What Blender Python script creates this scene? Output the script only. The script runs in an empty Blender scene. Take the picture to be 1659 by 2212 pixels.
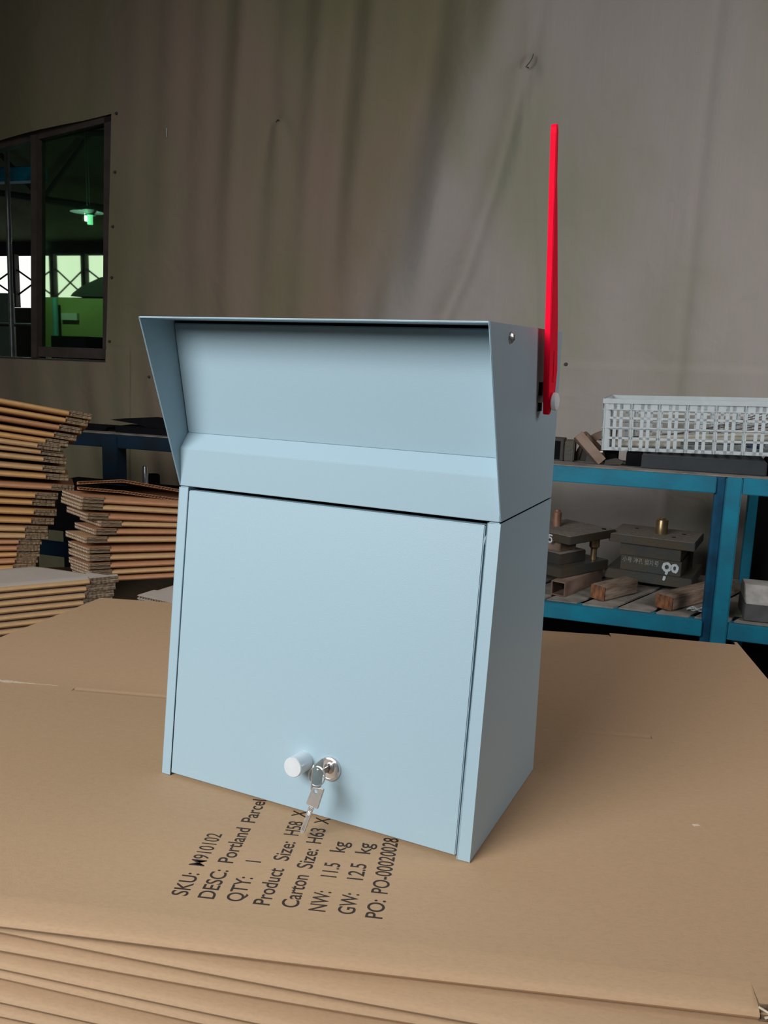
import bpy, bmesh, math, random
from mathutils import Vector, Matrix

random.seed(7)
SC = bpy.context.scene
COL = SC.collection
R = math.radians
PI = math.pi

# ------------------------------------------------------------------ camera
cd = bpy.data.cameras.new('camera')
cam = bpy.data.objects.new('camera', cd)
COL.objects.link(cam)
cam.location = (0.7006, -0.8263, 0.5461)
cam.rotation_euler = (R(79.65), R(-1.83), R(25.70))
cd.sensor_fit = 'VERTICAL'
cd.sensor_height = 36.0
cd.sensor_width = 27.0
cd.lens = 36.0 * 1868.0 / 2212.0
cd.clip_start = 0.02
cd.clip_end = 60
SC.camera = cam

# ------------------------------------------------------------------ world, lights, exposure
w = bpy.data.worlds.new('world')
SC.world = w
w.use_nodes = True
w.node_tree.nodes['Background'].inputs[0].default_value = (0.62, 0.72, 0.85, 1)
w.node_tree.nodes['Background'].inputs[1].default_value = 0.035
SC.view_settings.view_transform = 'Standard'
SC.view_settings.look = 'None'
SC.view_settings.gamma = 1.0
SC.view_settings.exposure = 0.0
SC.view_settings.use_curve_mapping = False


def area(name, loc, target, sx, sy, power, col, spread=180):
    l = bpy.data.lights.new(name, 'AREA')
    l.shape = 'RECTANGLE'
    l.size = sx
    l.size_y = sy
    l.energy = power
    l.color = col
    l.spread = R(spread)
    o = bpy.data.objects.new(name, l)
    COL.objects.link(o)
    o.location = loc
    d = Vector(target) - Vector(loc)
    o.rotation_euler = d.to_track_quat('-Z', 'Y').to_euler()
    return o


# the open shed door behind the photographer, a roof light above, and the opening on the right that lights the tarpaulin
area('door_daylight', (-0.65, -2.6, 1.68), (0.15, 0.05, 0.22), 2.0, 1.4, 42, (0.93, 0.975, 1.0), 98)
area('roof_daylight', (-0.35, -0.85, 2.6), (0.05, 0.15, 0.2), 1.4, 1.0, 4, (1.0, 0.97, 0.93))
area('side_daylight', (2.35, 0.9, 1.45), (0.75, 1.7, 0.40), 0.9, 1.0, 19, (1.0, 0.955, 0.96), 150)

# ------------------------------------------------------------------ helpers


class MB:
    def __init__(self):
        self.v = []
        self.f = []
        self.s = []
        self.m = []

    def add(self, vs, fs, smooth=False, mi=0, M=None):
        b = len(self.v)
        for p in vs:
            p = Vector(p)
            if M is not None:
                p = M @ p
            self.v.append(p)
        for f in fs:
            self.f.append([b + i for i in f])
            self.s.append(smooth)
            self.m.append(mi)
        return self

    def box(self, a, b, M=None, mi=0):
        x0, y0, z0 = a
        x1, y1, z1 = b
        vs = [(x0, y0, z0), (x1, y0, z0), (x1, y1, z0), (x0, y1, z0), (x0, y0, z1), (x1, y0, z1), (x1, y1, z1), (x0, y1, z1)]
        fs = [(0, 3, 2, 1), (4, 5, 6, 7), (0, 1, 5, 4), (1, 2, 6, 5), (2, 3, 7, 6), (3, 0, 4, 7)]
        return self.add(vs, fs, False, mi, M)

    def prism(self, poly, axis, a, b, M=None, smooth=False, mi=0):
        """poly: 2-D points; axis 'x': poly=(y,z); 'y': poly=(x,z); 'z': poly=(x,y)"""
        n = len(poly)

        def P(p, h):
            return {'x': (h, p[0], p[1]), 'y': (p[0], h, p[1]), 'z': (p[0], p[1], h)}[axis]
        vs = [P(p, a) for p in poly] + [P(p, b) for p in poly]
        base = len(self.v)
        self.add(vs, [list(range(n))[::-1], list(range(n, 2 * n))], False, mi, M)
        for i in range(n):
            j = (i + 1) % n
            self.f.append([base + i, base + j, base + n + j, base + n + i])
            self.s.append(smooth)
            self.m.append(mi)
        return self

    def cyl(self, p0, p1, r0, r1=None, seg=24, smooth=True, M=None, caps=True, mi=0):
        r1 = r0 if r1 is None else r1
        p0 = Vector(p0)
        p1 = Vector(p1)
        d = (p1 - p0).normalized()
        u = d.orthogonal().normalized()
        v = d.cross(u)
        vs = []
        for p, r in ((p0, r0), (p1, r1)):
            for i in range(seg):
                a = 2 * PI * i / seg
                vs.append(p + (u * math.cos(a) + v * math.sin(a)) * r)
        fs = [(i, (i + 1) % seg, seg + (i + 1) % seg, seg + i) for i in range(seg)]
        self.add(vs, fs, smooth, mi, M)
        if caps:
            self.add(vs, [list(range(seg))[::-1], list(range(seg, 2 * seg))], False, mi, M)
        return self

    def lathe(self, prof, p0, d, seg=32, M=None, mi=0, smooth=True):
        """prof: (radius, height along d)"""
        p0 = Vector(p0)
        d = Vector(d).normalized()
        u = d.orthogonal().normalized()
        v = d.cross(u)
        vs = []
        for r, h in prof:
            for i in range(seg):
                a = 2 * PI * i / seg
                vs.append(p0 + d * h + (u * math.cos(a) + v * math.sin(a)) * max(r, 1e-5))
        fs = []
        for k in range(len(prof) - 1):
            for i in range(seg):
                j = (i + 1) % seg
                fs.append((k * seg + i, k * seg + j, (k + 1) * seg + j, (k + 1) * seg + i))
        return self.add(vs, fs, smooth, mi, M)

    def tube(self, pts, r, seg=8, closed=False, M=None, mi=0):
        pts = [Vector(p) for p in pts]
        n = len(pts)
        vs = []
        up = None
        for i, p in enumerate(pts):
            if closed:
                d = pts[(i + 1) % n] - pts[i - 1]
            else:
                d = pts[min(i + 1, n - 1)] - pts[max(i - 1, 0)]
            d.normalize()
            if up is None:
                up = d.orthogonal().normalized()
            up = (up - d * up.dot(d)).normalized()
            v = d.cross(up)
            for k in range(seg):
                a = 2 * PI * k / seg
                vs.append(p + (up * math.cos(a) + v * math.sin(a)) * r)
        fs = []
        for i in range(n if closed else n - 1):
            j = (i + 1) % n
            for k in range(seg):
                l = (k + 1) % seg
                fs.append((i * seg + k, i * seg + l, j * seg + l, j * seg + k))
        if not closed:
            fs.append(list(range(seg))[::-1])
            fs.append([(n - 1) * seg + k for k in range(seg)])
        return self.add(vs, fs, True, mi, M)

    def mesh(self, name, mats, bevel=0.0, seg=2, fix=True, ang=35):
        me = bpy.data.meshes.new(name)
        me.from_pydata([tuple(p) for p in self.v], [], self.f)
        for p, s, m in zip(me.polygons, self.s, self.m):
            p.use_smooth = s
            p.material_index = m
        if not isinstance(mats, (list, tuple)):
            mats = [mats]
        for m in mats:
            me.materials.append(m)
        bm = bmesh.new()
        bm.from_mesh(me)
        bmesh.ops.remove_doubles(bm, verts=bm.verts, dist=1e-6)
        if fix:
            bmesh.ops.recalc_face_normals(bm, faces=bm.faces)
        if bevel > 0:
            es = [e for e in bm.edges if len(e.link_faces) == 2 and e.calc_face_angle(0) > R(ang)]
            bmesh.ops.bevel(bm, geom=es, offset=bevel, segments=seg, affect='EDGES', clamp_overlap=True)
        for e in bm.edges:
            if len(e.link_faces) == 2 and e.calc_face_angle(0) > R(38):
                e.smooth = False
        bm.to_mesh(me)
        bm.free()
        return me

    def obj(self, name, mats, parent=None, bevel=0.0, seg=2, fix=True, ang=35):
        o = bpy.data.objects.new(name, self.mesh(name, mats, bevel, seg, fix, ang))
        COL.objects.link(o)
        if parent is not None:
            o.parent = parent
        return o


def tag(o, label=None, cat=None, group=None, kind=None):
    if label:
        o['label'] = label
    if cat:
        o['category'] = cat
    if group:
        o['group'] = group
    if kind:
        o['kind'] = kind
    return o


def thing(name, label, cat, loc=(0, 0, 0), rot=(0, 0, 0), group=None):
    o = bpy.data.objects.new(name, None)
    COL.objects.link(o)
    o.empty_display_size = 0.05
    o.location = loc
    o.rotation_euler = rot
    return tag(o, label, cat, group)


def cut(o, cutter):
    """boolean difference, applied at once; the cutter is deleted"""
    m = o.modifiers.new('b', 'BOOLEAN')
    m.operation = 'DIFFERENCE'
    m.solver = 'EXACT'
    m.object = cutter
    bpy.context.view_layer.update()
    dg = bpy.context.evaluated_depsgraph_get()
    me = bpy.data.meshes.new_from_object(o.evaluated_get(dg))
    o.modifiers.clear()
    o.data = me
    bpy.data.objects.remove(cutter)
    return o


def text_obj(name, s, size, M, mat, parent=None, sx=1.0, width=None, bold=0.0, shear=0.0):
    """real lettering as a mesh lying in the local xy plane of M"""
    cu = bpy.data.curves.new(name, 'FONT')
    cu.body = s
    cu.size = size
    cu.offset = bold
    cu.extrude = 0.00004
    cu.shear = shear
    tmp = bpy.data.objects.new('tmp', cu)
    COL.objects.link(tmp)
    bpy.context.view_layer.update()
    dg = bpy.context.evaluated_depsgraph_get()
    me = bpy.data.meshes.new_from_object(tmp.evaluated_get(dg))
    bpy.data.objects.remove(tmp)
    xs = [v.co.x for v in me.vertices]
    x0, x1 = min(xs), max(xs)
    k = sx if width is None else width / (x1 - x0)
    off = x0 if width is not None else 0
    for v in me.vertices:
        v.co = M @ Vector(((v.co.x - off) * k, v.co.y, v.co.z))
    me.materials.clear()
    me.materials.append(mat)
    me.name = name
    o = bpy.data.objects.new(name, me)
    COL.objects.link(o)
    if parent is not None:
        o.parent = parent
    return o


# ------------------------------------------------------------------ materials
def mat(name, col, rough=0.5, metal=0.0, spec=0.5, noise=0.0, nscale=20.0, col2=None, bump=0.0, bscale=200.0,
        stretch=(1, 1, 1), trans=0.0, detail=4.0, contrast=(0.35, 0.65)):
    m = bpy.data.materials.new(name)
    m.use_nodes = True
    nt = m.node_tree
    b = nt.nodes['Principled BSDF']
    b.inputs['Base Color'].default_value = (*col, 1)
    b.inputs['Roughness'].default_value = rough
    b.inputs['Metallic'].default_value = metal
    b.inputs['Specular IOR Level'].default_value = spec
    if trans:
        b.inputs['Transmission Weight'].default_value = trans
    tc = nt.nodes.new('ShaderNodeTexCoord')
    mp = nt.nodes.new('ShaderNodeMapping')
    mp.inputs['Scale'].default_value = stretch
    nt.links.new(tc.outputs['Object'], mp.inputs['Vector'])
    if col2 is not None or noise > 0:
        n = nt.nodes.new('ShaderNodeTexNoise')
        n.inputs['Scale'].default_value = nscale
        n.inputs['Detail'].default_value = detail
        nt.links.new(mp.outputs[0], n.inputs['Vector'])
        r = nt.nodes.new('ShaderNodeValToRGB')
        r.color_ramp.elements[0].position = contrast[0]
        r.color_ramp.elements[1].position = contrast[1]
        c2 = col2 if col2 is not None else tuple(c * (1 - noise) for c in col)
        r.color_ramp.elements[0].color = (*c2, 1)
        r.color_ramp.elements[1].color = (*col, 1)
        nt.links.new(n.outputs['Fac'], r.inputs['Fac'])
        nt.links.new(r.outputs['Color'], b.inputs['Base Color'])
    if bump > 0:
        n2 = nt.nodes.new('ShaderNodeTexNoise')
        n2.inputs['Scale'].default_value = bscale
        n2.inputs['Detail'].default_value = 3
        nt.links.new(mp.outputs[0], n2.inputs['Vector'])
        bp = nt.nodes.new('ShaderNodeBump')
        bp.inputs['Strength'].default_value = bump
        bp.inputs['Distance'].default_value = 0.002
        nt.links.new(n2.outputs['Fac'], bp.inputs['Height'])
        nt.links.new(bp.outputs['Normal'], b.inputs['Normal'])
    return m


def emit(name, col, s):
    m = bpy.data.materials.new(name)
    m.use_nodes = True
    b = m.node_tree.nodes['Principled BSDF']
    b.inputs['Base Color'].default_value = (*col, 1)
    b.inputs['Emission Color'].default_value = (*col, 1)
    b.inputs['Emission Strength'].default_value = s
    return m


PAINT = mat('grey_blue_powder_coat', (0.345, 0.465, 0.525), 0.42, spec=0.5, bump=0.12, bscale=1400)
KRAFT = mat('kraft_cardboard', (0.475, 0.306, 0.178), 0.75, spec=0.25, noise=0.10, nscale=160, bump=0.12, bscale=500,
            stretch=(1, 3, 3), contrast=(0.2, 0.6))
KRAFT2 = mat('kraft_cardboard_warm', (0.54, 0.30, 0.12), 0.75, spec=0.25, noise=0.12, nscale=60, bump=0.1, bscale=400, stretch=(1, 3, 3))
KRAFT3 = mat('kraft_cardboard_brown', (0.45, 0.22, 0.11), 0.78, spec=0.25, noise=0.12, nscale=60, bump=0.1, bscale=400, stretch=(1, 3, 3))
KRAFTM = mat('kraft_cardboard_mid', (0.50, 0.305, 0.15), 0.75, spec=0.25, noise=0.12, nscale=60, bump=0.1, bscale=400, stretch=(1, 3, 3))
PALE = mat('pale_greyish_cardboard', (0.50, 0.44, 0.38), 0.6, spec=0.4, noise=0.06, nscale=30, bump=0.06, bscale=300)
RAW = mat('raw_cut_cardboard', (0.25, 0.18, 0.11), 0.9, spec=0.1, col2=(0.09, 0.06, 0.04), nscale=90, bump=0.5, bscale=260,
          stretch=(1, 1, 6))
FLUTE = mat('corrugated_fluting', (0.60, 0.46, 0.34), 0.85, spec=0.1, noise=0.2, nscale=120)
SCUFF = mat('torn_paper_scuff', (0.66, 0.55, 0.41), 0.9, spec=0.1, noise=0.2, nscale=200)
INK = mat('dark_brown_ink', (0.050, 0.032, 0.024), 0.6, spec=0.2, noise=0.25, nscale=300)
CHROME = mat('polished_chrome', (0.74, 0.73, 0.72), 0.16, metal=0.8, noise=0.05, nscale=60)
KEYM = mat('brushed_key_nickel', (0.58, 0.57, 0.55), 0.30, metal=0.7, noise=0.08, nscale=200, bump=0.1, bscale=500)
ALU = mat('satin_aluminium', (0.84, 0.88, 0.91), 0.38, metal=0.35, noise=0.05, nscale=80, bump=0.05, bscale=500)
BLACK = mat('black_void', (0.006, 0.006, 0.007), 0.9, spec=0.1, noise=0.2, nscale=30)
RED = mat('red_plastic', (0.97, 0.002, 0.032), 0.6, spec=0.08, noise=0.06, nscale=60, bump=0.08, bscale=500)
WHITE = mat('white_plastic', (0.86, 0.87, 0.9), 0.35, spec=0.5, noise=0.04, nscale=60)
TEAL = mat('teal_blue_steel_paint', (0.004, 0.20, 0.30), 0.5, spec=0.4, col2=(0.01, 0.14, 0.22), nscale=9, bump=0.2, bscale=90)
TEALD = mat('dark_and_shaded_blue_steel', (0.004, 0.10, 0.20), 0.55, spec=0.3, col2=(0.006, 0.05, 0.10), nscale=14, bump=0.2, bscale=90)
TEAL_SHADED = mat('shaded_teal_steel_paint', (0.004, 0.022, 0.045), 0.6, spec=0.2, col2=(0.008, 0.014, 0.022), nscale=9, bump=0.2, bscale=90)  # teal darkened: shade on the left bay put into the colour
DUST = mat('dusty_steel_plate', (0.30, 0.265, 0.23), 0.9, spec=0.15, col2=(0.16, 0.14, 0.12), nscale=16, bump=0.3, bscale=300, detail=8)
STEEL = mat('oily_tool_steel', (0.060, 0.064, 0.058), 0.5, spec=0.5, metal=0.3, col2=(0.085, 0.062, 0.036), nscale=12, bump=0.25, bscale=120)
STEELD = mat('dark_steel', (0.030, 0.029, 0.026), 0.6, spec=0.4, col2=(0.05, 0.038, 0.026), nscale=18, bump=0.25, bscale=120)
DUSTTOP = mat('dust_covered_steel_top', (0.25, 0.215, 0.18), 0.95, spec=0.1, col2=(0.13, 0.11, 0.09), nscale=90, bump=0.2, bscale=300, detail=3, contrast=(0.1, 0.6))
RUST = mat('brown_rusty_steel', (0.24, 0.17, 0.13), 0.75, spec=0.25, col2=(0.13, 0.08, 0.055), nscale=14, bump=0.3, bscale=160)
BRASS = mat('bronze_guide_post', (0.46, 0.32, 0.17), 0.35, metal=0.8, noise=0.3, nscale=40)
COPPER = mat('coppery_shank', (0.42, 0.22, 0.15), 0.5, metal=0.5, noise=0.25, nscale=40)
CHALK = mat('white_marker_paint', (0.62, 0.66, 0.66), 0.7, spec=0.2, noise=0.15, nscale=150)
CHALKD = mat('faint_chalk', (0.36, 0.38, 0.34), 0.9, spec=0.1, noise=0.5, nscale=400)
WOODT = mat('dusty_scrap_wood', (0.30, 0.24, 0.19), 0.9, spec=0.1, col2=(0.17, 0.11, 0.07), nscale=22, bump=0.3, bscale=150, stretch=(6, 0.7, 6))
WOODE = mat('reddish_wood_end_grain', (0.36, 0.15, 0.07), 0.85, spec=0.15, col2=(0.10, 0.055, 0.035), nscale=28, bump=0.4, bscale=150, stretch=(3, 3, 1))
CRATE = mat('translucent_white_crate_plastic', (0.62, 0.67, 0.68), 0.55, spec=0.4, trans=0.25, noise=0.08, nscale=30)
CREAM = mat('cream_rod', (0.78, 0.74, 0.62), 0.5, noise=0.1, nscale=30)
WIRE = mat('dark_wire', (0.10, 0.085, 0.08), 0.5, spec=0.4, noise=0.2, nscale=30)
WIREB = mat('blue_cable', (0.05, 0.09, 0.22), 0.5, noise=0.2, nscale=30)
NAVY = mat('dark_grey_case', (0.028, 0.033, 0.038), 0.5, spec=0.4, noise=0.3, nscale=10, bump=0.15, bscale=80)
CONC = mat('dark_concrete_floor', (0.075, 0.068, 0.06), 0.85, spec=0.2, noise=0.4, nscale=6, bump=0.3, bscale=60)
STONE = mat('dusty_grey_block', (0.40, 0.38, 0.35), 0.9, spec=0.15, noise=0.25, nscale=40, bump=0.3, bscale=200)
FRAME = mat('dark_brown_window_frame', (0.075, 0.055, 0.045), 0.5, spec=0.4, noise=0.3, nscale=20)
PIPE = mat('galvanised_pipe', (0.34, 0.35, 0.34), 0.4, metal=0.7, noise=0.3, nscale=20)
HALLW = mat('hall_wall_paint', (0.12, 0.15, 0.09), 0.9, spec=0.1, noise=0.3, nscale=3)
HALLG = mat('hall_pale_board', (0.48, 0.50, 0.42), 0.9, spec=0.1, noise=0.15, nscale=5)
HALLD = mat('hall_dark_steel', (0.05, 0.05, 0.045), 0.8, spec=0.2, noise=0.3, nscale=5)
HALLT = mat('hall_turquoise_pipe', (0.10, 0.30, 0.30), 0.5, noise=0.2, nscale=10)
WALLRED = mat('dark_red_bar_paint', (0.13, 0.03, 0.03), 0.7, noise=0.3, nscale=15)
TIMBER = mat('plain_timber', (0.25, 0.17, 0.10), 0.8, noise=0.3, nscale=20, stretch=(1, 8, 1))

# tarpaulin: woven cloth with olive, brown and grey tints
TARP = bpy.data.materials.new('mottled_canvas_tarpaulin')
TARP.use_nodes = True
nt = TARP.node_tree
b = nt.nodes['Principled BSDF']
b.inputs['Roughness'].default_value = 0.85
b.inputs['Specular IOR Level'].default_value = 0.25
tc = nt.nodes.new('ShaderNodeTexCoord')
mp = nt.nodes.new('ShaderNodeMapping')
mp.inputs['Scale'].default_value = (1.2, 1.0, 0.55)
nt.links.new(tc.outputs['Object'], mp.inputs['Vector'])
n1 = nt.nodes.new('ShaderNodeTexNoise')
n1.inputs['Scale'].default_value = 1.3
n1.inputs['Detail'].default_value = 5
nt.links.new(mp.outputs[0], n1.inputs['Vector'])
r1 = nt.nodes.new('ShaderNodeValToRGB')
r1.color_ramp.elements[0].position = 0.38
r1.color_ramp.elements[0].color = (0.200, 0.178, 0.100, 1)
r1.color_ramp.elements[1].position = 0.60
r1.color_ramp.elements[1].color = (0.265, 0.195, 0.145, 1)
e = r1.color_ramp.elements.new(0.49)
e.color = (0.235, 0.195, 0.125, 1)
nt.links.new(n1.outputs['Fac'], r1.inputs['Fac'])
# second tone: olive brown and darker towards the window, pinkish grey on the far side of the long crease
r2 = nt.nodes.new('ShaderNodeValToRGB')
r2.color_ramp.elements[0].position = 0.36
r2.color_ramp.elements[0].color = (0.290, 0.275, 0.205, 1)
r2.color_ramp.elements[1].position = 0.52
r2.color_ramp.elements[1].color = (0.355, 0.315, 0.285, 1)
nt.links.new(n1.outputs['Fac'], r2.inputs['Fac'])
sx_ = nt.nodes.new('ShaderNodeSeparateXYZ')
nt.links.new(tc.outputs['Object'], sx_.inputs[0])
ma = nt.nodes.new('ShaderNodeMath')
ma.operation = 'MULTIPLY_ADD'
nt.links.new(sx_.outputs['Z'], ma.inputs[0])
ma.inputs[1].default_value = -0.32
nt.links.new(sx_.outputs['X'], ma.inputs[2])
mb2 = nt.nodes.new('ShaderNodeMath')
mb2.operation = 'MULTIPLY_ADD'
nt.links.new(n1.outputs['Fac'], mb2.inputs[0])
mb2.inputs[1].default_value = 0.8
nt.links.new(ma.outputs[0], mb2.inputs[2])
mr = nt.nodes.new('ShaderNodeMapRange')
mr.interpolation_type = 'SMOOTHSTEP'
mr.inputs['From Min'].default_value = -0.85
mr.inputs['From Max'].default_value = -0.45
nt.links.new(mb2.outputs[0], mr.inputs['Value'])
mt = nt.nodes.new('ShaderNodeMixRGB')
nt.links.new(mr.outputs[0], mt.inputs['Fac'])
nt.links.new(r1.outputs['Color'], mt.inputs[1])
nt.links.new(r2.outputs['Color'], mt.inputs[2])
mpw = nt.nodes.new('ShaderNodeMapping')
mpw.inputs['Scale'].default_value = (1.0, 1.0, 0.03)
nt.links.new(tc.outputs['Object'], mpw.inputs['Vector'])
nw = nt.nodes.new('ShaderNodeTexNoise')
nw.inputs['Scale'].default_value = 170
nt.links.new(mpw.outputs[0], nw.inputs['Vector'])
mx = nt.nodes.new('ShaderNodeMixRGB')
mx.blend_type = 'MULTIPLY'
mx.inputs['Fac'].default_value = 0.10
nt.links.new(mt.outputs[0], mx.inputs[1])
nt.links.new(nw.outputs['Color'], mx.inputs[2])
nt.links.new(mx.outputs[0], b.inputs['Base Color'])
n3 = nt.nodes.new('ShaderNodeTexNoise')
n3.inputs['Scale'].default_value = 6
n3.inputs['Detail'].default_value = 3
n3.inputs['Distortion'].default_value = 0.5
nt.links.new(tc.outputs['Object'], n3.inputs['Vector'])
bp = nt.nodes.new('ShaderNodeBump')
bp.inputs['Strength'].default_value = 0.4
bp.inputs['Distance'].default_value = 0.025
nt.links.new(n3.outputs['Fac'], bp.inputs['Height'])
nt.links.new(bp.outputs['Normal'], b.inputs['Normal'])

GLASS = bpy.data.materials.new('green_tinted_window_glass')
GLASS.use_nodes = True
nt = GLASS.node_tree
b = nt.nodes['Principled BSDF']
b.inputs['Base Color'].default_value = (0.42, 0.72, 0.46, 1)
b.inputs['Transmission Weight'].default_value = 1.0
b.inputs['Roughness'].default_value = 0.03
b.inputs['IOR'].default_value = 1.3
ng = nt.nodes.new('ShaderNodeTexNoise')
ng.inputs['Scale'].default_value = 3
rg = nt.nodes.new('ShaderNodeValToRGB')
rg.color_ramp.elements[0].color = (0.60, 0.86, 0.52, 1)
rg.color_ramp.elements[1].color = (0.66, 0.90, 0.60, 1)
nt.links.new(ng.outputs['Fac'], rg.inputs['Fac'])
nt.links.new(rg.outputs['Color'], b.inputs['Base Color'])

# ------------------------------------------------------------------ rack frame of reference (rack and back wall share it)
PHI = R(7.0)
Tx, Ty = math.cos(PHI), math.sin(PHI)
Nx, Ny = -Ty, Tx
NC = -0.9055          # camera-side offset: s is measured from here


def SH(t, s, z=0.0):
    q = s + NC
    return Vector((Tx * t + Nx * q, Ty * t + Ny * q, z))


MSH = Matrix.Translation(SH(0, 0)) @ Matrix.Rotation(PHI, 4, 'Z')   # local (t, s, z) -> world
FLOOR = -0.80

# ------------------------------------------------------------------ structure
tag(MB().box((-9, -4.2, FLOOR - 0.1), (4, 9, FLOOR)).obj('floor', CONC), kind='structure')


def lerp(a, b, k):
    return a + (b - a) * k


def gauss(x, c, s):
    return math.exp(-((x - c) / s) ** 2)


def path_t(z, pts):
    """piecewise-linear t position of a fold at height z (pts sorted by falling z)"""
    if z >= pts[0][1]:
        a, b2 = pts[0], pts[1]
    elif z <= pts[-1][1]:
        a, b2 = pts[-2], pts[-1]
    else:
        for a, b2 in zip(pts, pts[1:]):
            if a[1] >= z >= b2[1]:
                break
    return a[0] + (b2[0] - a[0]) * (z - a[1]) / (b2[1] - a[1])


FOLD_MAIN = [(-0.10, 2.1), (-0.18, 1.80), (-0.25, 1.50), (-0.41, 1.01), (-0.53, 0.70), (-0.60, 0.4)]
FOLD_G = [(0.03, 1.9), (-0.02, 1.567), (-0.11, 1.20), (-0.216, 0.84), (-0.282, 0.70), (-0.33, 0.4)]
FOLD_G2 = [(-0.03, 1.9), (-0.015, 1.567), (-0.005, 1.42), (0.03, 1.1), (0.06, 0.8), (0.08, 0.5)]
FOLD_R = [(0.62, 1.9), (0.603, 1.448), (0.594, 0.716), (0.59, 0.5)]


def tarp_d(t, z):
    """displacement towards the room (metres)"""
    d = 0.0
    up = min(1.0, max(0.0, (z - 0.3) / 1.0))
    q = t - path_t(z, FOLD_MAIN)
    d += 0.055 * gauss(q, 0.10, 0.13) - 0.030 * gauss(q, -0.14, 0.12)
    d -= 0.010 * math.tanh(q / 0.25)
    d -= 0.020 * gauss(t, path_t(z, FOLD_G), 0.035) * (1 if z < 1.6 else 0.5)
    d += 0.016 * gauss(t, path_t(z, FOLD_G) + 0.075, 0.05)
    d -= 0.004 * gauss(t, path_t(z, FOLD_G2), 0.010)
    d -= 0.005 * gauss(t, path_t(z, FOLD_R), 0.02)
    d += 0.006 * gauss(t, path_t(z, FOLD_R) + 0.05, 0.05)
    # hanging pleats at the top, fading down
    d += (0.004 + 0.016 * up) * math.sin(t * 21 + 1.2 * math.sin(z * 2.1) + 0.8) * gauss(t, -0.75, 0.55)
    d += (0.003 + 0.008 * up) * math.sin(t * 37 + 2.0 * math.sin(z * 1.4 + 1.0))*gauss(t, -0.9, 0.6)
    d += 0.010 * math.sin(t * 6.5 + 0.8 * z + 2.2)
    d += 0.004 * math.sin(t * 13 - 1.5 * z)
    # folds in the lower part
    lo = min(1.0, max(0.0, (1.0 - z) / 0.8))
    d += 0.006 * lo * math.sin(t * 44 + 3.0 * math.sin(z * 2.5)) * gauss(t, -1.6, 0.6)
    d += 0.007 * lo * math.sin(t * 17 + 4.0 * z)
    # dimples pulled in by the eyelets
    for (gt, gz) in ((-1.001, 1.437), (-0.02, 1.567)):
        r = math.hypot(t - gt, (z - gz) * 0.6)
        d -= 0.018 * math.exp(-r / 0.06)
        if z < gz:
            d += 0.010 * math.exp(-abs(z - gz) / 0.35) * math.cos((t - gt) / (0.04 + 0.30 * (gz - z)) * 3.0) * gauss(t, gt, 0.05 + 0.25 * (gz - z))
    # seam: lower sheet laps over the upper one
    d -= 0.004 * gauss(z, 0.536, 0.006)
    if z < 0.536 and t > -1.7:
        d += 0.006
    return d


WS = 3.30
WZ0, WT1 = 0.484, -1.768


def win_right(z):
    return lerp(-1.820, -1.768, (z - 0.484) / 1.02)


def win_top(t):
    return lerp(1.419, 1.504, (t + 2.352) / 0.584)


tarp = thing('canvas_tarpaulin', 'brown mottled canvas tarpaulin hanging as a back wall behind the blue rack', 'tarpaulin')


def tarp_patch(mb, fT0, fT1, z0, z1, nt_, nz, topf=None):
    base = len(mb.v)
    vs = []
    for j in range(nz + 1):
        for i in range(nt_ + 1):
            k = i / nt_
            zz = z0 + (z1 - z0) * j / nz
            t = lerp(fT0(zz), fT1(zz), k)
            if topf:
                zl = topf(t)
                zz = zl + (z1 - zl) * j / nz
            vs.append(SH(t, WS - tarp_d(t, zz), zz))
    fs = []
    for j in range(nz):
        for i in range(nt_):
            a = j * (nt_ + 1) + i
            fs.append((a, a + 1, a + nt_ + 2, a + nt_ + 1))
    mb.add(vs, fs, True)


mb = MB()
ZT = 2.9
tarp_patch(mb, lambda z: win_right(min(max(z, 0.484), 1.504)), lambda z: 1.7, FLOOR, ZT, 420, 330)
tarp_patch(mb, lambda z: -3.2, lambda z: win_right(1.504), 1.504, ZT, 90, 60, topf=win_top)
tarp_patch(mb, lambda z: -3.2, lambda z: win_right(0.484), FLOOR, 0.470, 90, 60)
tarp_patch(mb, lambda z: -6.0, lambda z: -3.2, FLOOR, ZT, 120, 90)
mb.obj('cloth', TARP, tarp, fix=False)
for (t_, z_) in ((-1.001, 1.437), (-0.02, 1.567)):
    e_ = MB()
    pts = [SH(t_ + 0.006 * math.cos(a), WS - tarp_d(t_, z_) - 0.004, z_ + 0.007 * math.sin(a)) for a in [2 * PI * i / 16 for i in range(16)]]
    e_.tube(pts, 0.003, 6, closed=True)
    e_.obj('eyelet', STEELD, tarp)
k_ = MB()
k_.tube([SH(-0.02, WS - 0.01, 1.567), SH(-0.005, WS - 0.025, 1.577), SH(0.004, WS - 0.025, 1.59), SH(0.006, WS - 0.02, 1.605)], 0.002, 6)
k_.obj('tie_cord', WIRE, tarp)
for (t_, z_) in ((-1.741, 1.504), (-1.754, 1.27), (-1.770, 1.048), (-1.781, 0.835), (-1.798, 0.562), (-1.60, 0.415), (0.19, 0.53)):
    s_ = MB()
    s_.lathe([(0.0001, 0.006), (0.005, 0.005), (0.007, 0.0), (0.007, -0.004)], SH(t_, WS - tarp_d(t_, z_), z_), (-Nx, -Ny, 0), 12)
    s_.obj('fixing_screw', STEELD, tarp)
# a loose white thread on the cloth
MB().tube([SH(-1.49, WS - tarp_d(-1.49, 1.41) - 0.004, 1.43), SH(-1.488, WS - tarp_d(-1.49, 1.4) - 0.004, 1.395)], 0.0016, 5).obj('loose_thread', CHALK, tarp)

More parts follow.
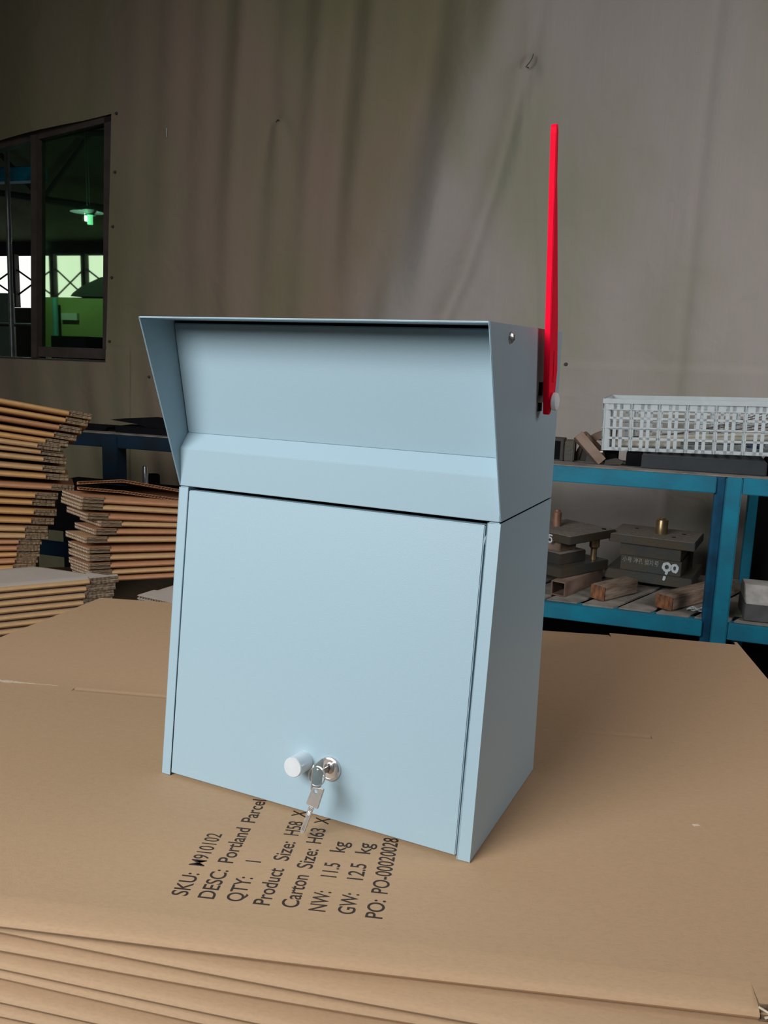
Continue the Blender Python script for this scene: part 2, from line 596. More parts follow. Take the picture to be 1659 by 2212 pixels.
# window in the tarp wall
win = tag(bpy.data.objects.new('window_1', None), kind='structure')
COL.objects.link(win)
f = MB()
S0, S1 = 3.315, 3.365
f.prism([(-1.853, 0.53), (-1.822, 0.484), (-1.772, 1.51), (-1.815, 1.495)], 'y', S0, S1, MSH)          # right stile
f.box((-3.1, S0, 0.462), (-1.82, S1, 0.478), MSH)
f.box((-2.215, S0, 0.484), (-1.84, S1 - 0.01, 0.530), MSH)                                                    # bottom rail of the sash
f.prism([(-2.234, 0.478), (-2.203, 0.478), (-2.158, 1.44), (-2.188, 1.44)], 'y', S0 - 0.012, S1, MSH)                         # meeting stile
f.prism([(-3.1, 1.285), (-1.772, 1.480), (-1.772, 1.51), (-3.1, 1.335)], 'y', S0, S1, MSH)                      # head
f.box((-3.21, S0 - 0.01, 0.462), (-3.10, S1, 1.335), MSH)
f.obj('window_frame', FRAME, win, bevel=0.002)
MB().prism([(-2.205, 0.53), (-1.853, 0.53), (-1.813, 1.49), (-2.160, 1.44)], 'y', 3.338, 3.343, MSH).obj('window_glass', GLASS, win)

# factory hall seen through the window
hb = MB()
hb.box((-12.0, 8.2, FLOOR), (-2.0, 8.3, 0.93), MSH)
hb.box((-12.0, 8.2, 1.50), (-2.0, 8.3, 4.5), MSH)
hb.box((-2.6, 8.2, 0.9), (-2.0, 8.3, 1.55), MSH)
tag(hb.obj('wall_hall', HALLD), kind='structure')
hc = MB()
hc.prism([(3.6, 4.2), (8.25, 1.62), (8.25, 1.72), (3.6, 4.3)], 'x', -12.0, -1.0, MSH)
tag(hc.obj('ceiling', HALLW), kind='structure')
w2 = tag(bpy.data.objects.new('window_2', None), kind='structure')
COL.objects.link(w2)
MB().box((-12, 8.24, 0.93), (-2.6, 8.26, 1.50), MSH).obj('window_glass', emit('daylit_sheeting', (0.92, 0.93, 0.90), 1.05), w2)
fb = MB()
for x0, x1 in ((-6.56, -6.47), (-6.01, -5.955), (-5.60, -5.545), (-7.1, -7.05), (-5.1, -5.0), (-4.6, -4.5), (-4.0, -3.9)):
    fb.box((x0, 8.05, 0.93), (x1, 8.12, 1.50), MSH)
for x0, x1 in ((-6.50, -5.98), (-5.96, -5.58), (-5.56, -5.1), (-7.05, -6.5)):
    for sg in (1, -1):
        fb.tube([(x0, 8.09, 1.20 - 0.15 * sg), (x1, 8.09, 1.20 + 0.15 * sg)], 0.010, 5, M=MSH)
fb.obj('window_bracing', HALLD, w2)
# low pale board wall inside the hall
tag(MB().box((-8.0, 7.6, 0.2), (-6.15, 7.66, 1.05), MSH).obj('wall_hall_low', HALLG), kind='structure')


def simple(name, label, cat, mbx, m, bevel=0.0, group=None, loc=None, **k):
    o = mbx.obj(name, m, None, bevel=bevel, **k)
    return tag(o, label, cat, group)


pb = thing('partition_panel', 'yellow green partition panel beyond the tinted glass pane', 'partition')
MB().box((-4.02, 5.5, FLOOR), (-3.40, 5.54, 0.885), MSH).obj('panel', mat('yellow_green_panel', (0.24, 0.27, 0.09), 0.8, noise=0.2, nscale=4), pb)
MB().box((-3.80, 5.47, 0.72), (-3.66, 5.5, 0.77), MSH).obj('notice', HALLG, pb)
simple('water_pipe', 'turquoise vertical pipe in front of the yellow green partition', 'pipe', MB().cyl(MSH @ Vector((-3.81, 5.42, -0.8)), MSH @ Vector((-3.81, 5.42, 0.875)), 0.020), HALLT)
simple('machine_cover', 'dark slanted machine cover behind the tinted glass', 'machine',
       MB().prism([(-3.72, 0.893), (-3.70, 0.915), (-3.62, 0.965), (-3.45, 1.03), (-3.2, 1.05), (-3.2, 0.89)], 'y', 5.48, 5.7, MSH), HALLD)
simple('storage_box', 'black box at the bottom right corner behind the glass', 'box', MB().box((-3.68, 5.2, FLOOR), (-3.38, 5.46, 0.60), MSH), BLACK, 0.004)


def lamp(t_, s_, z_, label, r, on):
    L = thing('pendant_lamp_or_reflection', label, 'lamp', SH(t_, s_, z_), group='pendant lamps and lamp reflection in the hall')
    MB().lathe([(0.02, 0.045), (0.05, 0.035), (r * 0.8, 0.010), (r, 0.0), (r * 0.8, 0.006), (0.04, 0.030)], (0, 0, 0), (0, 0, 1), 28).obj('lamp_shade', mat('enamel_shade_%g' % r, (0.42, 0.55, 0.60), 0.4, noise=0.1), L)
    MB().cyl((0, 0, -0.060), (0, 0, 0.025), 0.0185, seg=16).obj('bulb', on, L)
    MB().cyl((0, 0, 0.04), (0, 0, 1.62), 0.003, seg=6).obj('cord', HALLD, L)
    return L


lamp(-3.565, 5.5, 1.485, 'lit pendant lamp with pale disc shade seen through the glass', 0.12, emit('lit_tube', (0.80, 1.0, 0.97), 6))
lamp(-3.415, 5.33, 1.53, 'small green glow built as a reflection right of the lit pendant lamp', 0.04, emit('reflected_tube', (0.25, 0.9, 0.55), 0.9)).location = SH(-3.415, 5.33, 1.435)  # dim tube stands in for the lit lamp reflected in the pane
pl = bpy.data.lights.new('hall_panel_fill', 'POINT')  # unseen fill below the lamp, added to brighten the yellow green panel
pl.energy = 7
pl.specular_factor = 0.0
pl.color = (0.55, 1.0, 0.75)
pl.shadow_soft_size = 0.0
po = bpy.data.objects.new('hall_panel_fill', pl)
COL.objects.link(po)
po.location = SH(-3.60, 5.0, 1.20)

simple('steel_pipe', 'thick galvanised vertical pipe outside the open window half', 'pipe',
       MB().cyl(MSH @ Vector((-2.895, 3.9, FLOOR)), MSH @ Vector((-2.83, 3.9, 2.4)), 0.013), PIPE)
simple('steel_pipe', 'thin vertical pipe at far left of the open window half', 'pipe',
       MB().cyl(MSH @ Vector((-2.915, 3.82, FLOOR)), MSH @ Vector((-2.86, 3.82, 2.4)), 0.007), PIPE)
simple('steel_girder', 'dark blue horizontal girder crossing the open window half', 'girder',
       MB().box((-6.2, 5.5, 1.72), (-3.98, 5.6, 1.82), MSH), TEALD, 0.004)
simple('roof_truss', 'dark roof truss with diagonal web behind the open window', 'truss',
       MB().tube([MSH @ Vector((-6.5, 6.4, 2.0)), MSH @ Vector((-3.2, 6.4, 1.55))], 0.03, 6)
       .tube([MSH @ Vector((-6.5, 6.4, 2.4)), MSH @ Vector((-3.2, 6.4, 2.2))], 0.03, 6)
       .tube([MSH @ Vector((-5.3, 6.4, 2.3)), MSH @ Vector((-4.7, 6.4, 1.75))], 0.02, 6)
       .tube([MSH @ Vector((-4.2, 6.4, 2.25)), MSH @ Vector((-4.7, 6.4, 1.75))], 0.02, 6), HALLD)
simple('handrail', 'pale horizontal handrail low behind the open window half', 'rail',
       MB().cyl(MSH @ Vector((-4.6, 4.8, 0.66)), MSH @ Vector((-3.42, 4.8, 0.66)), 0.012), PIPE)
simple('hall_column', 'brown slim column beside the bright hall window', 'column',
       MB().box((-4.13, 5.6, 0.2), (-4.10, 5.63, 1.2), MSH), RUST)

# ------------------------------------------------------------------ blue steel rack
rack = thing('storage_rack', 'teal blue welded steel rack along the tarpaulin wall', 'rack', SH(0, 2.5, 0), (0, 0, PHI))
RL, RR, RD = -1.75, 1.55, 0.55
ZU, ZL = 0.246, -0.162


def rb(name, a, b_, m=TEAL, bev=0.002):
    return MB().box(a, b_).obj(name, m, rack, bevel=bev)


rb('beam', (-0.25, 0, ZU - 0.045), (0.715, 0.045, ZU))
rb('beam', (RL, 0, ZU - 0.045), (-0.251, 0.045, ZU), TEAL_SHADED)  # left run of the same beam, in the shaded colour
rb('beam', (0.782, 0, ZU - 0.043), (RR, 0.045, ZU + 0.002))
rb('beam', (-0.25, 0, ZL - 0.045), (0.715, 0.045, ZL))
rb('beam', (RL, 0, ZL - 0.045), (-0.251, 0.045, ZL), TEAL_SHADED)
rb('beam', (0.782, 0, ZL - 0.045), (RR, 0.045, ZL))
rb('beam', (RL, RD - 0.04, ZL - 0.045), (RR, RD, ZL), TEALD)
for x in (0.715,):
    MB().box((x + 0.024, -0.004, FLOOR), (x + 0.066, 0.05, ZU + 0.001)).obj('post', TEAL, rack, bevel=0.003)
    MB().box((x - 0.002, 0.012, FLOOR), (x + 0.024, 0.055, ZU - 0.001)).obj('post', TEALD, rack, bevel=0.002)  # darker blue puts shade into the recessed post
rb('post', (-1.262, -0.004, FLOOR), (-1.20, 0.05, ZU - 0.004), TEAL_SHADED)
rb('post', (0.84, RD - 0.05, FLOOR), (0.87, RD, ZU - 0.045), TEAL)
rb('post', (-1.262, RD - 0.05, FLOOR), (-1.20, RD, ZU - 0.045), TEAL_SHADED)
rb('cross_member', (0.20, 0.045, ZL - 0.035), (0.24, RD - 0.04, ZL - 0.004), TEALD)
# lower deck: dusty flat bars laid at a slant
dk = MB()
k = math.tan(R(23))
x = -0.45
while x < RR - 0.3:
    wv = 0.088 if x < 0.72 else 0.125
    y0, y1 = 0.02, RD - 0.005
    zz = random.uniform(0, 0.003)
    dk.add([(x, y0, ZL + zz), (x + wv, y0, ZL + zz), (x + wv + k * (y1 - y0), y1, ZL + zz), (x + k * (y1 - y0), y1, ZL + zz),
            (x, y0, ZL + 0.005 + zz), (x + wv, y0, ZL + 0.005 + zz), (x + wv + k * (y1 - y0), y1, ZL + 0.005 + zz), (x + k * (y1 - y0), y1, ZL + 0.005 + zz)],
           [(0, 3, 2, 1), (4, 5, 6, 7), (0, 1, 5, 4), (1, 2, 6, 5), (2, 3, 7, 6), (3, 0, 4, 7)])
    x += wv + 0.016
dk.obj('deck', DUST, rack)
MB().box((RL, 0.012, ZU), (RR, 0.24, ZU + 0.003)).obj('deck', DUST, rack, bevel=0.001)
LOWZ = ZL + 0.008
UPZ = ZU + 0.003


def onrack(name, label, cat, t_, s_, z_, rz=0.0, group=None):
    return thing(name, label, cat, SH(t_, s_, z_), (0, 0, PHI + rz), group)


# --- die set marked 99
d9 = onrack('die_set', 'dark steel punching die set marked 99 in white on the lower rack', 'die set', 0.426, 2.795, LOWZ + 0.016, R(-9))
MB().box((-0.004, 0, 0), (0.262, 0.235, 0.032)).obj('base_plate', STEEL, d9, bevel=0.002)
MB().box((0.040, 0.012, 0.032), (0.226, 0.16, 0.079)).obj('lower_block', STEEL, d9, bevel=0.0015)
MB().box((0.036, 0.008, 0.080), (0.222, 0.16, 0.120)).obj('upper_block', mat('browned_steel', (0.085, 0.062, 0.035), 0.5, spec=0.4, col2=(0.045, 0.045, 0.04), nscale=14, bump=0.2, bscale=90), d9, bevel=0.0015)
tp = MB().box((0.0, -0.004, 0.120), (0.262, 0.19, 0.146))
tp.obj('top_plate', STEEL, d9, bevel=0.002)
dt = MB()
dt.box((0.002, -0.002, 0.146), (0.260, 0.188, 0.1472))
dt.obj('dust_layer', DUSTTOP, d9)
MB().lathe([(0.019, 0), (0.019, 0.045), (0.017, 0.048), (0.012, 0.048), (0.010, 0.052), (0.0001, 0.052)], (0.145, 0.085, 0.147), (0, 0, 1), 28).obj('shank', BRASS, d9)
MB().cyl((0.225, 0.17, 0.032), (0.225, 0.17, 0.12), 0.013).obj('guide_post', STEELD, d9)
MB().cyl((0.030, 0.17, 0.032), (0.030, 0.17, 0.12), 0.013).obj('guide_post', STEELD, d9)
for hx, hy in ((0.06, 0.13), (0.21, 0.12), (0.19, 0.05)):
    MB().cyl((hx, hy, 0.1462), (hx, hy, 0.1476), 0.007, seg=16).obj('screw_hole', BLACK, d9)
MF = Matrix(((1, 0, 0, 0), (0, 0, -1, 0), (0, 1, 0, 0), (0, 0, 0, 1)))   # text plane -> facing -y


def face(x, y, z, tilt=0.0):
    return Matrix.Translation((x, y, z)) @ Matrix.Rotation(tilt, 4, 'Y') @ MF


text_obj('chalk_writing', '小号 冲孔 發片号', 0.019, face(0.046, 0.0112, 0.060, R(1.5)), CHALKD, d9, width=0.112, bold=0.0001)
n9 = MB()


def stroke(mbx, pts, r, y):
    """flat hand-painted stroke on a face looking along -y"""
    n = len(pts)
    vs = []
    for i, (px, pz) in enumerate(pts):
        q = pts[min(i + 1, n - 1)]
        p = pts[max(i - 1, 0)]
        dx, dz = q[0] - p[0], q[1] - p[1]
        l = math.hypot(dx, dz) or 1
        rr = r * (1 + 0.18 * math.sin(i * 2.1))
        vs.append((px - dz / l * rr, y, pz + dx / l * rr))
        vs.append((px + dz / l * rr, y, pz - dx / l * rr))
    fs = [(2 * i, 2 * i + 1, 2 * i + 3, 2 * i + 2) for i in range(n - 1)]
    mbx.add(vs, fs)


def ring(cx, cz, rx, rz, a0=0, a1=360, n=18):
    return [(cx + rx * math.cos(R(a0 + (a1 - a0) * i / n)), cz + rz * math.sin(R(a0 + (a1 - a0) * i / n))) for i in range(n + 1)]


stroke(n9, ring(0.183, 0.058, 0.0105, 0.0115), 0.0042, 0.0113)
stroke(n9, [(0.184, 0.046), (0.184, 0.040), (0.182, 0.034)], 0.0038, 0.0109)
stroke(n9, ring(0.207, 0.057, 0.0085, 0.0105), 0.0038, 0.0113)
stroke(n9, [(0.216, 0.064), (0.214, 0.052), (0.210, 0.042)], 0.0034, 0.0109)
n9.obj('painted_number', CHALK, d9, fix=False)
n9b = MB()
stroke(n9b, [(0.181, 0.031), (0.180, 0.024), (0.178, 0.017)], 0.0036, -0.0004)
n9b.obj('painted_number', CHALK, d9, fix=False)

# --- smaller die set beside the mailbox edge
dL = onrack('die_set', 'smaller dusty die set with bronze guide post marked 5, left on the lower rack', 'die set', 0.306, 2.595, LOWZ + 0.046, R(58))
# local x runs back-right along the right side, y runs left
MB().box((0, 0, 0), (0.235, 0.20, 0.030)).obj('base_plate', STEEL, dL, bevel=0.002)
MB().box((0.03, 0.03, 0.030), (0.155, 0.20, 0.065)).obj('lower_block', STEELD, dL, bevel=0.002)
MB().box((0.032, 0.032, 0.0652), (0.153, 0.198, 0.0665)).obj('dust_layer', DUSTTOP, dL)
MB().box((0.05, 0.05, 0.067), (0.13, 0.19, 0.100)).obj('upper_block', RUST, dL, bevel=0.002)
MB().box((0.03, -0.002, 0.100), (0.26, 0.20, 0.125)).obj('top_plate', STEEL, dL, bevel=0.002)
MB().box((0.032, 0.0, 0.1252), (0.258, 0.198, 0.1264)).obj('dust_layer', DUSTTOP, dL)
MB().lathe([(0.010, 0.030), (0.010, 0.065), (0.0165, 0.072), (0.0165, 0.098), (0.012, 0.10)], (0.195, 0.03, 0), (0, 0, 1), 20).obj('guide_post', BRASS, dL)
MB().lathe([(0.014, 0.1264), (0.014, 0.172), (0.011, 0.174), (0.009, 0.180), (0.0001, 0.181)], (0.13, 0.135, 0), (0, 0, 1), 24).obj('shank', COPPER, dL)
MB().cyl((0.225, 0.02, 0.1264), (0.225, 0.02, 0.128), 0.007, seg=16).obj('screw_hole', BLACK, dL)
n5 = MB()
F5 = Matrix.Translation((0.0295, 0.085, 0.0)) @ Matrix.Rotation(R(-90), 4, 'Z')
t5 = MB()
stroke(t5, [(0.018, 0.118), (0.006, 0.119), (0.0045, 0.110)], 0.0024, 0)
stroke(t5, ring(0.009, 0.1035, 0.0075, 0.0075, 140, -150, 12), 0.0026, 0)
n5.add([F5 @ p for p in t5.v], t5.f)
n5.obj('painted_number', CHALK, dL, fix=False)

# --- square steel tube offcut
st = onrack('square_tube', 'short rusty square steel tube offcut under the small die set', 'steel tube', 0.282, 2.572, LOWZ, R(-20))
tb = MB()
W_, T_ = 0.046, 0.003
for a, b_ in (((0, 0, 0), (W_, 0.26, T_)), ((0, 0, W_ - T_ - 0.002), (W_, 0.26, W_ - 0.002)), ((0, 0, T_), (T_, 0.26, W_ - T_ - 0.002)), ((W_ - T_, 0, T_), (W_, 0.26, W_ - T_ - 0.002))):
    tb.box(a, b_)
tb.obj('tube_wall', RUST, st)


def woodblock(t_, s_, rz, lx, ly, lz, label):
    o = onrack('wood_block', label, 'wood block', t_, s_, LOWZ, rz, 'scrap wood blocks on the lower rack')
    m_ = MB()
    m_.box((0, 0.004, 0), (lx, ly, lz - 0.002))
    m_.obj('block', WOODT, o, bevel=0.003)
    e_ = MB()
    e_.box((0.0, 0, 0.0005), (lx, 0.004, lz - 0.003))
    e_.obj('end_grain', WOODE, o, bevel=0.0015)
    return o


woodblock(0.397, 2.585, R(-32), 0.050, 0.17, 0.046, 'short squared wood block beside the square steel tube')
woodblock(0.584, 2.566, R(-33), 0.055, 0.34, 0.044, 'long squared wood block with charred red end under the 99 die set')

wr = MB()
pts = []
for i in range(40):
    a = i * 0.55
    pts.append(SH(0.680 + 0.012 * math.cos(a) + i * 0.0009, 2.572 + 0.012 * math.sin(a) + 0.0004 * i, LOWZ + 0.004 + 0.004 * math.sin(a * 1.7)))
wr.tube(pts, 0.0018, 5)
simple('wire_scrap', 'small tangled white wire scrap on the slatted lower deck', 'wire', wr, CHALK)

# --- right bay
sb = onrack('stone_block', 'dusty grey block with a yellowish patch at far right of lower rack', 'block', 0.822, 2.53, LOWZ, R(2))
MB().box((0, 0, 0), (0.19, 0.15, 0.048)).obj('base', mat('dark_block_face', (0.10, 0.095, 0.095), 0.9, noise=0.3, nscale=30), sb, bevel=0.002)
MB().prism([(0.0, 0.048), (0.15, 0.048), (0.14, 0.088), (0.07, 0.088)], 'x', 0.002, 0.188).obj('upper_step', STONE, sb, bevel=0.002)
simple('black_sheet', 'black steel sheet standing behind the right bay of the rack', 'steel sheet',
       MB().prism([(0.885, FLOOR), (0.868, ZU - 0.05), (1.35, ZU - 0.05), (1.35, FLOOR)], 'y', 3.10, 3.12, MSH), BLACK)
simple('black_sheet', 'wide black sheet added as shade under the lower rack deck', 'steel sheet',
       MB().box((-1.9, 3.07, FLOOR), (1.5, 3.08, ZL - 0.085), MSH), BLACK)  # black sheet added to darken the gap below the deck
simple('steel_bar', 'dark red steel bar low behind the right bay of the rack', 'steel bar',
       MB().box((0.74, 3.06, -0.235), (1.45, 3.09, -0.165), MSH), WALLRED, 0.002)
simple('steel_plate', 'olive dusty flat plate lying on the right bay deck', 'steel plate',
       MB().add([SH(0.80, 2.56, LOWZ), SH(0.86, 2.56, LOWZ), SH(1.05, 3.0, LOWZ), SH(0.93, 3.0, LOWZ),
                 SH(0.80, 2.56, LOWZ + .006), SH(0.86, 2.56, LOWZ + .006), SH(1.05, 3.0, LOWZ + .006), SH(0.93, 3.0, LOWZ + .006)],
                [(0, 3, 2, 1), (4, 5, 6, 7), (0, 1, 5, 4), (1, 2, 6, 5), (2, 3, 7, 6), (3, 0, 4, 7)]),
       mat('olive_dust', (0.17, 0.17, 0.11), 0.9, noise=0.3, nscale=20))

# --- on the upper deck
bb = onrack('steel_block', 'black squared steel block on the rack next to the mailbox', 'steel block', 0.225, 2.60, UPZ)
MB().box((-0.02, 0, 0), (0.062, 0.07, 0.066)).obj('block', STEELD, bb, bevel=0.002)
MB().box((-0.018, -0.0012, 0.005), (0.052, 0.0, 0.060)).obj('front_plate', BLACK, bb)
MB().box((0.063, 0.005, 0), (0.093, 0.06, 0.062)).obj('side_plate', STEEL, bb, bevel=0.003)

MP = MSH
simple('bent_pipe', 'dull brown short steel pipe leaning on the scrap pile', 'pipe',
       MB().cyl(MP @ Vector((0.335, 2.62, 0.322)), MP @ Vector((0.395, 2.66, 0.262)), 0.0225, seg=24), RUST)
simple('angle_offcut', 'brown square bar offcut slanting down to the rack edge', 'steel offcut',
       MB().box((-0.014, -0.014, 0), (0.014, 0.014, 0.105), MP @ Matrix.Translation((0.400, 2.585, 0.256)) @ Matrix.Rotation(R(-44), 4, 'Y') @ Matrix.Rotation(R(20), 4, 'Z')), RUST, 0.001)
cb = MB()
cpts = []
for i in range(14):
    a = R(200 - i * 9)
    cpts.append((0.425 + 0.11 * math.cos(a), 0.215 + 0.11 * math.sin(a)))
inner = [(0.425 + 0.088 * math.cos(R(200 - i * 9)), 0.215 + 0.088 * math.sin(R(200 - i * 9))) for i in range(14)]
for i in range(13):
    cb.prism([cpts[i], cpts[i + 1], inner[i + 1], inner[i]], 'y', 2.66, 2.69, MP @ Matrix.Translation((-0.005, 0, 0.02)), smooth=False)
simple('curved_strap', 'curved brown steel strap crossing behind the leaning pipe', 'steel strap', cb, RUST)
simple('scrap_casting', 'dark lumpy steel casting under the leaning pipe', 'casting',
       MB().lathe([(0.0001, 0.055), (0.02, 0.052), (0.03, 0.035), (0.035, 0.0), (0.0001, 0.0)], MP @ Vector((0.36, 2.665, UPZ)), (0.1, 0, 1), 10, smooth=False), STEELD)
simple('sheet_offcut', 'bent dark sheet metal offcut under the crate corner', 'steel offcut',
       MB().prism([(0.41, UPZ), (0.455, UPZ + 0.004), (0.462, 0.262), (0.44, 0.270), (0.41, 0.262)], 'y', 2.58, 2.60, MP), STEELD)
simple('prop_block', 'black prop block carrying the left end of the crate', 'block',
       MB().box((0.402, 2.64, UPZ), (0.44, 2.72, 0.288), MP).box((0.468, 2.60, UPZ), (0.51, 2.72, 0.288), MP), BLACK, 0.001)
simple('equipment_case', 'long dark grey case under the white crate', 'case',
       MB().box((0.512, 2.56, UPZ), (0.843, 2.74, 0.288), MP), NAVY, 0.003)
simple('equipment_case', 'black case right of the long dark grey case', 'case',
       MB().box((0.848, 2.57, UPZ), (1.25, 2.74, 0.288), MP), BLACK, 0.003)

# --- white crate
cr = onrack('plastic_crate', 'white ventilated plastic crate standing on top of the rack', 'crate', 0.395, 2.60, 0.290, R(-0.5))
cr.rotation_euler = (0, R(-1.5), PHI)
CL, CD, CH = 0.62, 0.30, 0.150


def crate_wall(L, side):
    m_ = MB()
    t = 0.0025
    m_.box((0, 0, 0), (L, t, 0.010))
    m_.box((0, -0.0035, CH - 0.014), (L, t + 0.001, CH))
    m_.box((0, 0, 0.120), (L, t, CH))
    for z in (0.0335, 0.0625, 0.0915):
        m_.box((0, 0, z), (L, t, z + 0.0065))
    m_.box((0, -0.003, 0.0650), (L, t, 0.0675))
    m_.box((0, -0.003, 0.1180), (L, t, 0.1205))
    x = 0.0
    i = 0
    while x < L - 0.012:
        wv = (0.011, 0.0095, 0.0095)[i % 3]
        m_.box((x, 0, 0.0), (x + wv, t, CH - 0.01))
        if i % 3 == 0:
            m_.box((x + 0.004, -0.003, 0.0), (x + 0.0065, 0, CH - 0.01))
        x += (0.030, 0.0175, 0.0285)[i % 3]
        i += 1
    return m_


crate_wall(CL, 0).obj('side_wall', CRATE, cr)
o_ = crate_wall(CL, 0).obj('side_wall', CRATE, cr)
o_.location = (0, CD, 0)
for xx in (0.0, CL):
    o_ = crate_wall(CD, 1).obj('end_wall', CRATE, cr)
    o_.location = (xx + 0.0025, 0.0, 0)
    o_.rotation_euler = (0, 0, R(90))
MB().lathe([(0.013, 0), (0.013, CH)], (0.012, 0.011, 0), (0, 0, 1), 20).obj('corner_post', CRATE, cr)
MB().lathe([(0.013, 0), (0.013, CH)], (CL - 0.011, 0.011, 0), (0, 0, 1), 20).obj('corner_post', CRATE, cr)
bt = MB()
for i in range(20):
    bt.box((0.004 + i * 0.031, 0, 0.0), (0.014 + i * 0.031, CD, 0.003))
for i in range(9):
    bt.box((0, 0.01 + i * 0.033, 0.0), (CL, 0.018 + i * 0.033, 0.003))
bt.obj('base_grid', CRATE, cr)
MC = Matrix.Translation(SH(0.395, 2.60, 0.290)) @ Matrix.Rotation(PHI, 4, 'Z') @ Matrix.Rotation(R(-1.5), 4, 'Y')
for i, (y, z0, z1, r, lab, x0, x1) in enumerate((
        (0.045, 0.016, 0.020, 0.0085, 'thick cream rod lying nearest the crate front', 0.02, 0.22),
        (0.075, 0.022, 0.050, 0.0070, 'long cream rod rising towards the right in the crate', 0.06, 0.58),
        (0.115, 0.030, 0.060, 0.0060, 'cream rod second from the crate back', 0.10, 0.58))):
    simple('plastic_rod', lab, 'rod', MB().cyl(MC @ Vector((x0, y, z0)), MC @ Vector((x1, y, z1)), r, seg=14), CREAM, group='cream rods in the crate')
for i in range(9):
    y = 0.15 + i * 0.012
    zb = 0.010 + i * 0.002
    x0 = 0.05 + 0.03 * (i % 3)
    pts = [MC @ Vector((lerp(x0, 0.60, k / 10), y, zb + (0.018 + 0.0155 * i) * (k / 10) ** 1.6)) for k in range(11)]
    simple('metal_wire', ['thin dark wire rising to the right among the cream rods', 'thin dark wire in the crate'][1] + ', bundle with the rods', 'wire', MB().tube(pts, 0.0014, 5), WIRE, group='thin wires in the crate')
simple('cable', 'blue cable coil at the right of the crate', 'cable',
       MB().tube([MC @ Vector((0.42 + 0.02 * math.cos(a), 0.05 + 0.03 * math.sin(a), 0.014 + 0.002 * a)) for a in [i * 0.5 for i in range(22)]], 0.004, 6), WIREB)
simple('pointed_rod', 'white pointed rod sticking out left of the crate', 'rod',
       MB().cyl(MC @ Vector((-0.032, 0.09, 0.022)), MC @ Vector((0.04, 0.09, 0.022)), 0.001, 0.0045, seg=10), CREAM)
simple('pointed_rod', 'white pointed rod just below the crate corner', 'rod',
       MB().cyl(SH(0.366, 2.59, 0.281), SH(0.400, 2.60, 0.285), 0.004, 0.003, seg=10), CREAM)

# --- left end of the rack
simple('steel_offcut', 'thin black steel strips on the left end of the rack', 'steel offcut',
       MB().box((-1.50, 2.56, UPZ), (-1.29, 2.66, UPZ + 0.014), MP).box((-1.30, 2.57, UPZ), (-1.22, 2.62, UPZ + 0.004), MP), BLACK, 0.001)
simple('steel_block', 'low black steel block under the pointed sheet', 'steel block',
       MB().box((-1.245, 2.55, UPZ), (-0.7, 2.65, UPZ + 0.022), MP), BLACK, 0.001)
simple('sheet_metal', 'pointed black sheet lying on the steel blocks left of the mailbox', 'sheet metal',
       MB().prism([(-1.27, 0.291), (-1.13, 0.303), (-0.95, 0.290), (-0.72, 0.288), (-0.72, UPZ + 0.0225), (-1.125, UPZ + 0.0225), (-1.125, 0.272), (-1.155, 0.280)], 'y', 2.56, 2.64, MP), BLACK, 0.001)
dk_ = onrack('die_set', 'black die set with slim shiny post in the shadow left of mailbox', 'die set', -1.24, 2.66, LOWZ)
MB().box((-0.45, 0, 0), (0.60, 0.25, 0.17)).obj('base', BLACK, dk_, bevel=0.003)  # base enlarged into a black block to darken the gap behind the piles
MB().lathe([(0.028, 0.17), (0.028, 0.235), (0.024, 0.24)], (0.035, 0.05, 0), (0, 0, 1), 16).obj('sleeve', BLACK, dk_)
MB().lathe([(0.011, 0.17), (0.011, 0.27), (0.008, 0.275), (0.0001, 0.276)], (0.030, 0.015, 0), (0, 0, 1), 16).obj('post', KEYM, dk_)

# ------------------------------------------------------------------ flat cartons


def fold_profile(depth, t, crease=None, soft=0.022):
    """closed (y, z) outline of a flat carton: rounded folds front and back"""
    fr = [(0.010, 0.0), (0.0045, 0.07 * t), (0.0015, 0.20 * t), (0.0, 0.40 * t), (0.0014, 0.58 * t), (0.0042, 0.70 * t), (0.0095, 0.81 * t), (0.0175, 0.89 * t), (0.0255, 0.955 * t), (0.0320, t), (0.0335, t)]
    top = []
    if crease:
        top = [(crease - 0.009, t), (crease - 0.008, t), (crease - 0.003, t - 0.0006), (crease, t - 0.0012), (crease + 0.003, t - 0.0006), (crease + 0.008, t), (crease + 0.009, t)]
    bk = [(depth - y, z) for (y, z) in fr[::-1]]
    return fr + top + bk


def flute_strip(mb, x0, x1, y0, y1, z0, z1, per=0.0085, mi=0):
    """zig-zag corrugated medium, running along y, extruded x0..x1, seen end on"""
    n = int((y1 - y0) / (per / 2))
    vs = []
    for i in range(n + 1):
        y = y0 + i * per / 2
        z = z0 if i % 2 else z1
        vs += [(x0, y, z), (x1, y, z)]
    fs = [(2 * i, 2 * i + 1, 2 * i + 3, 2 * i + 2) for i in range(n)]
    mb.add(vs, fs, False, mi)


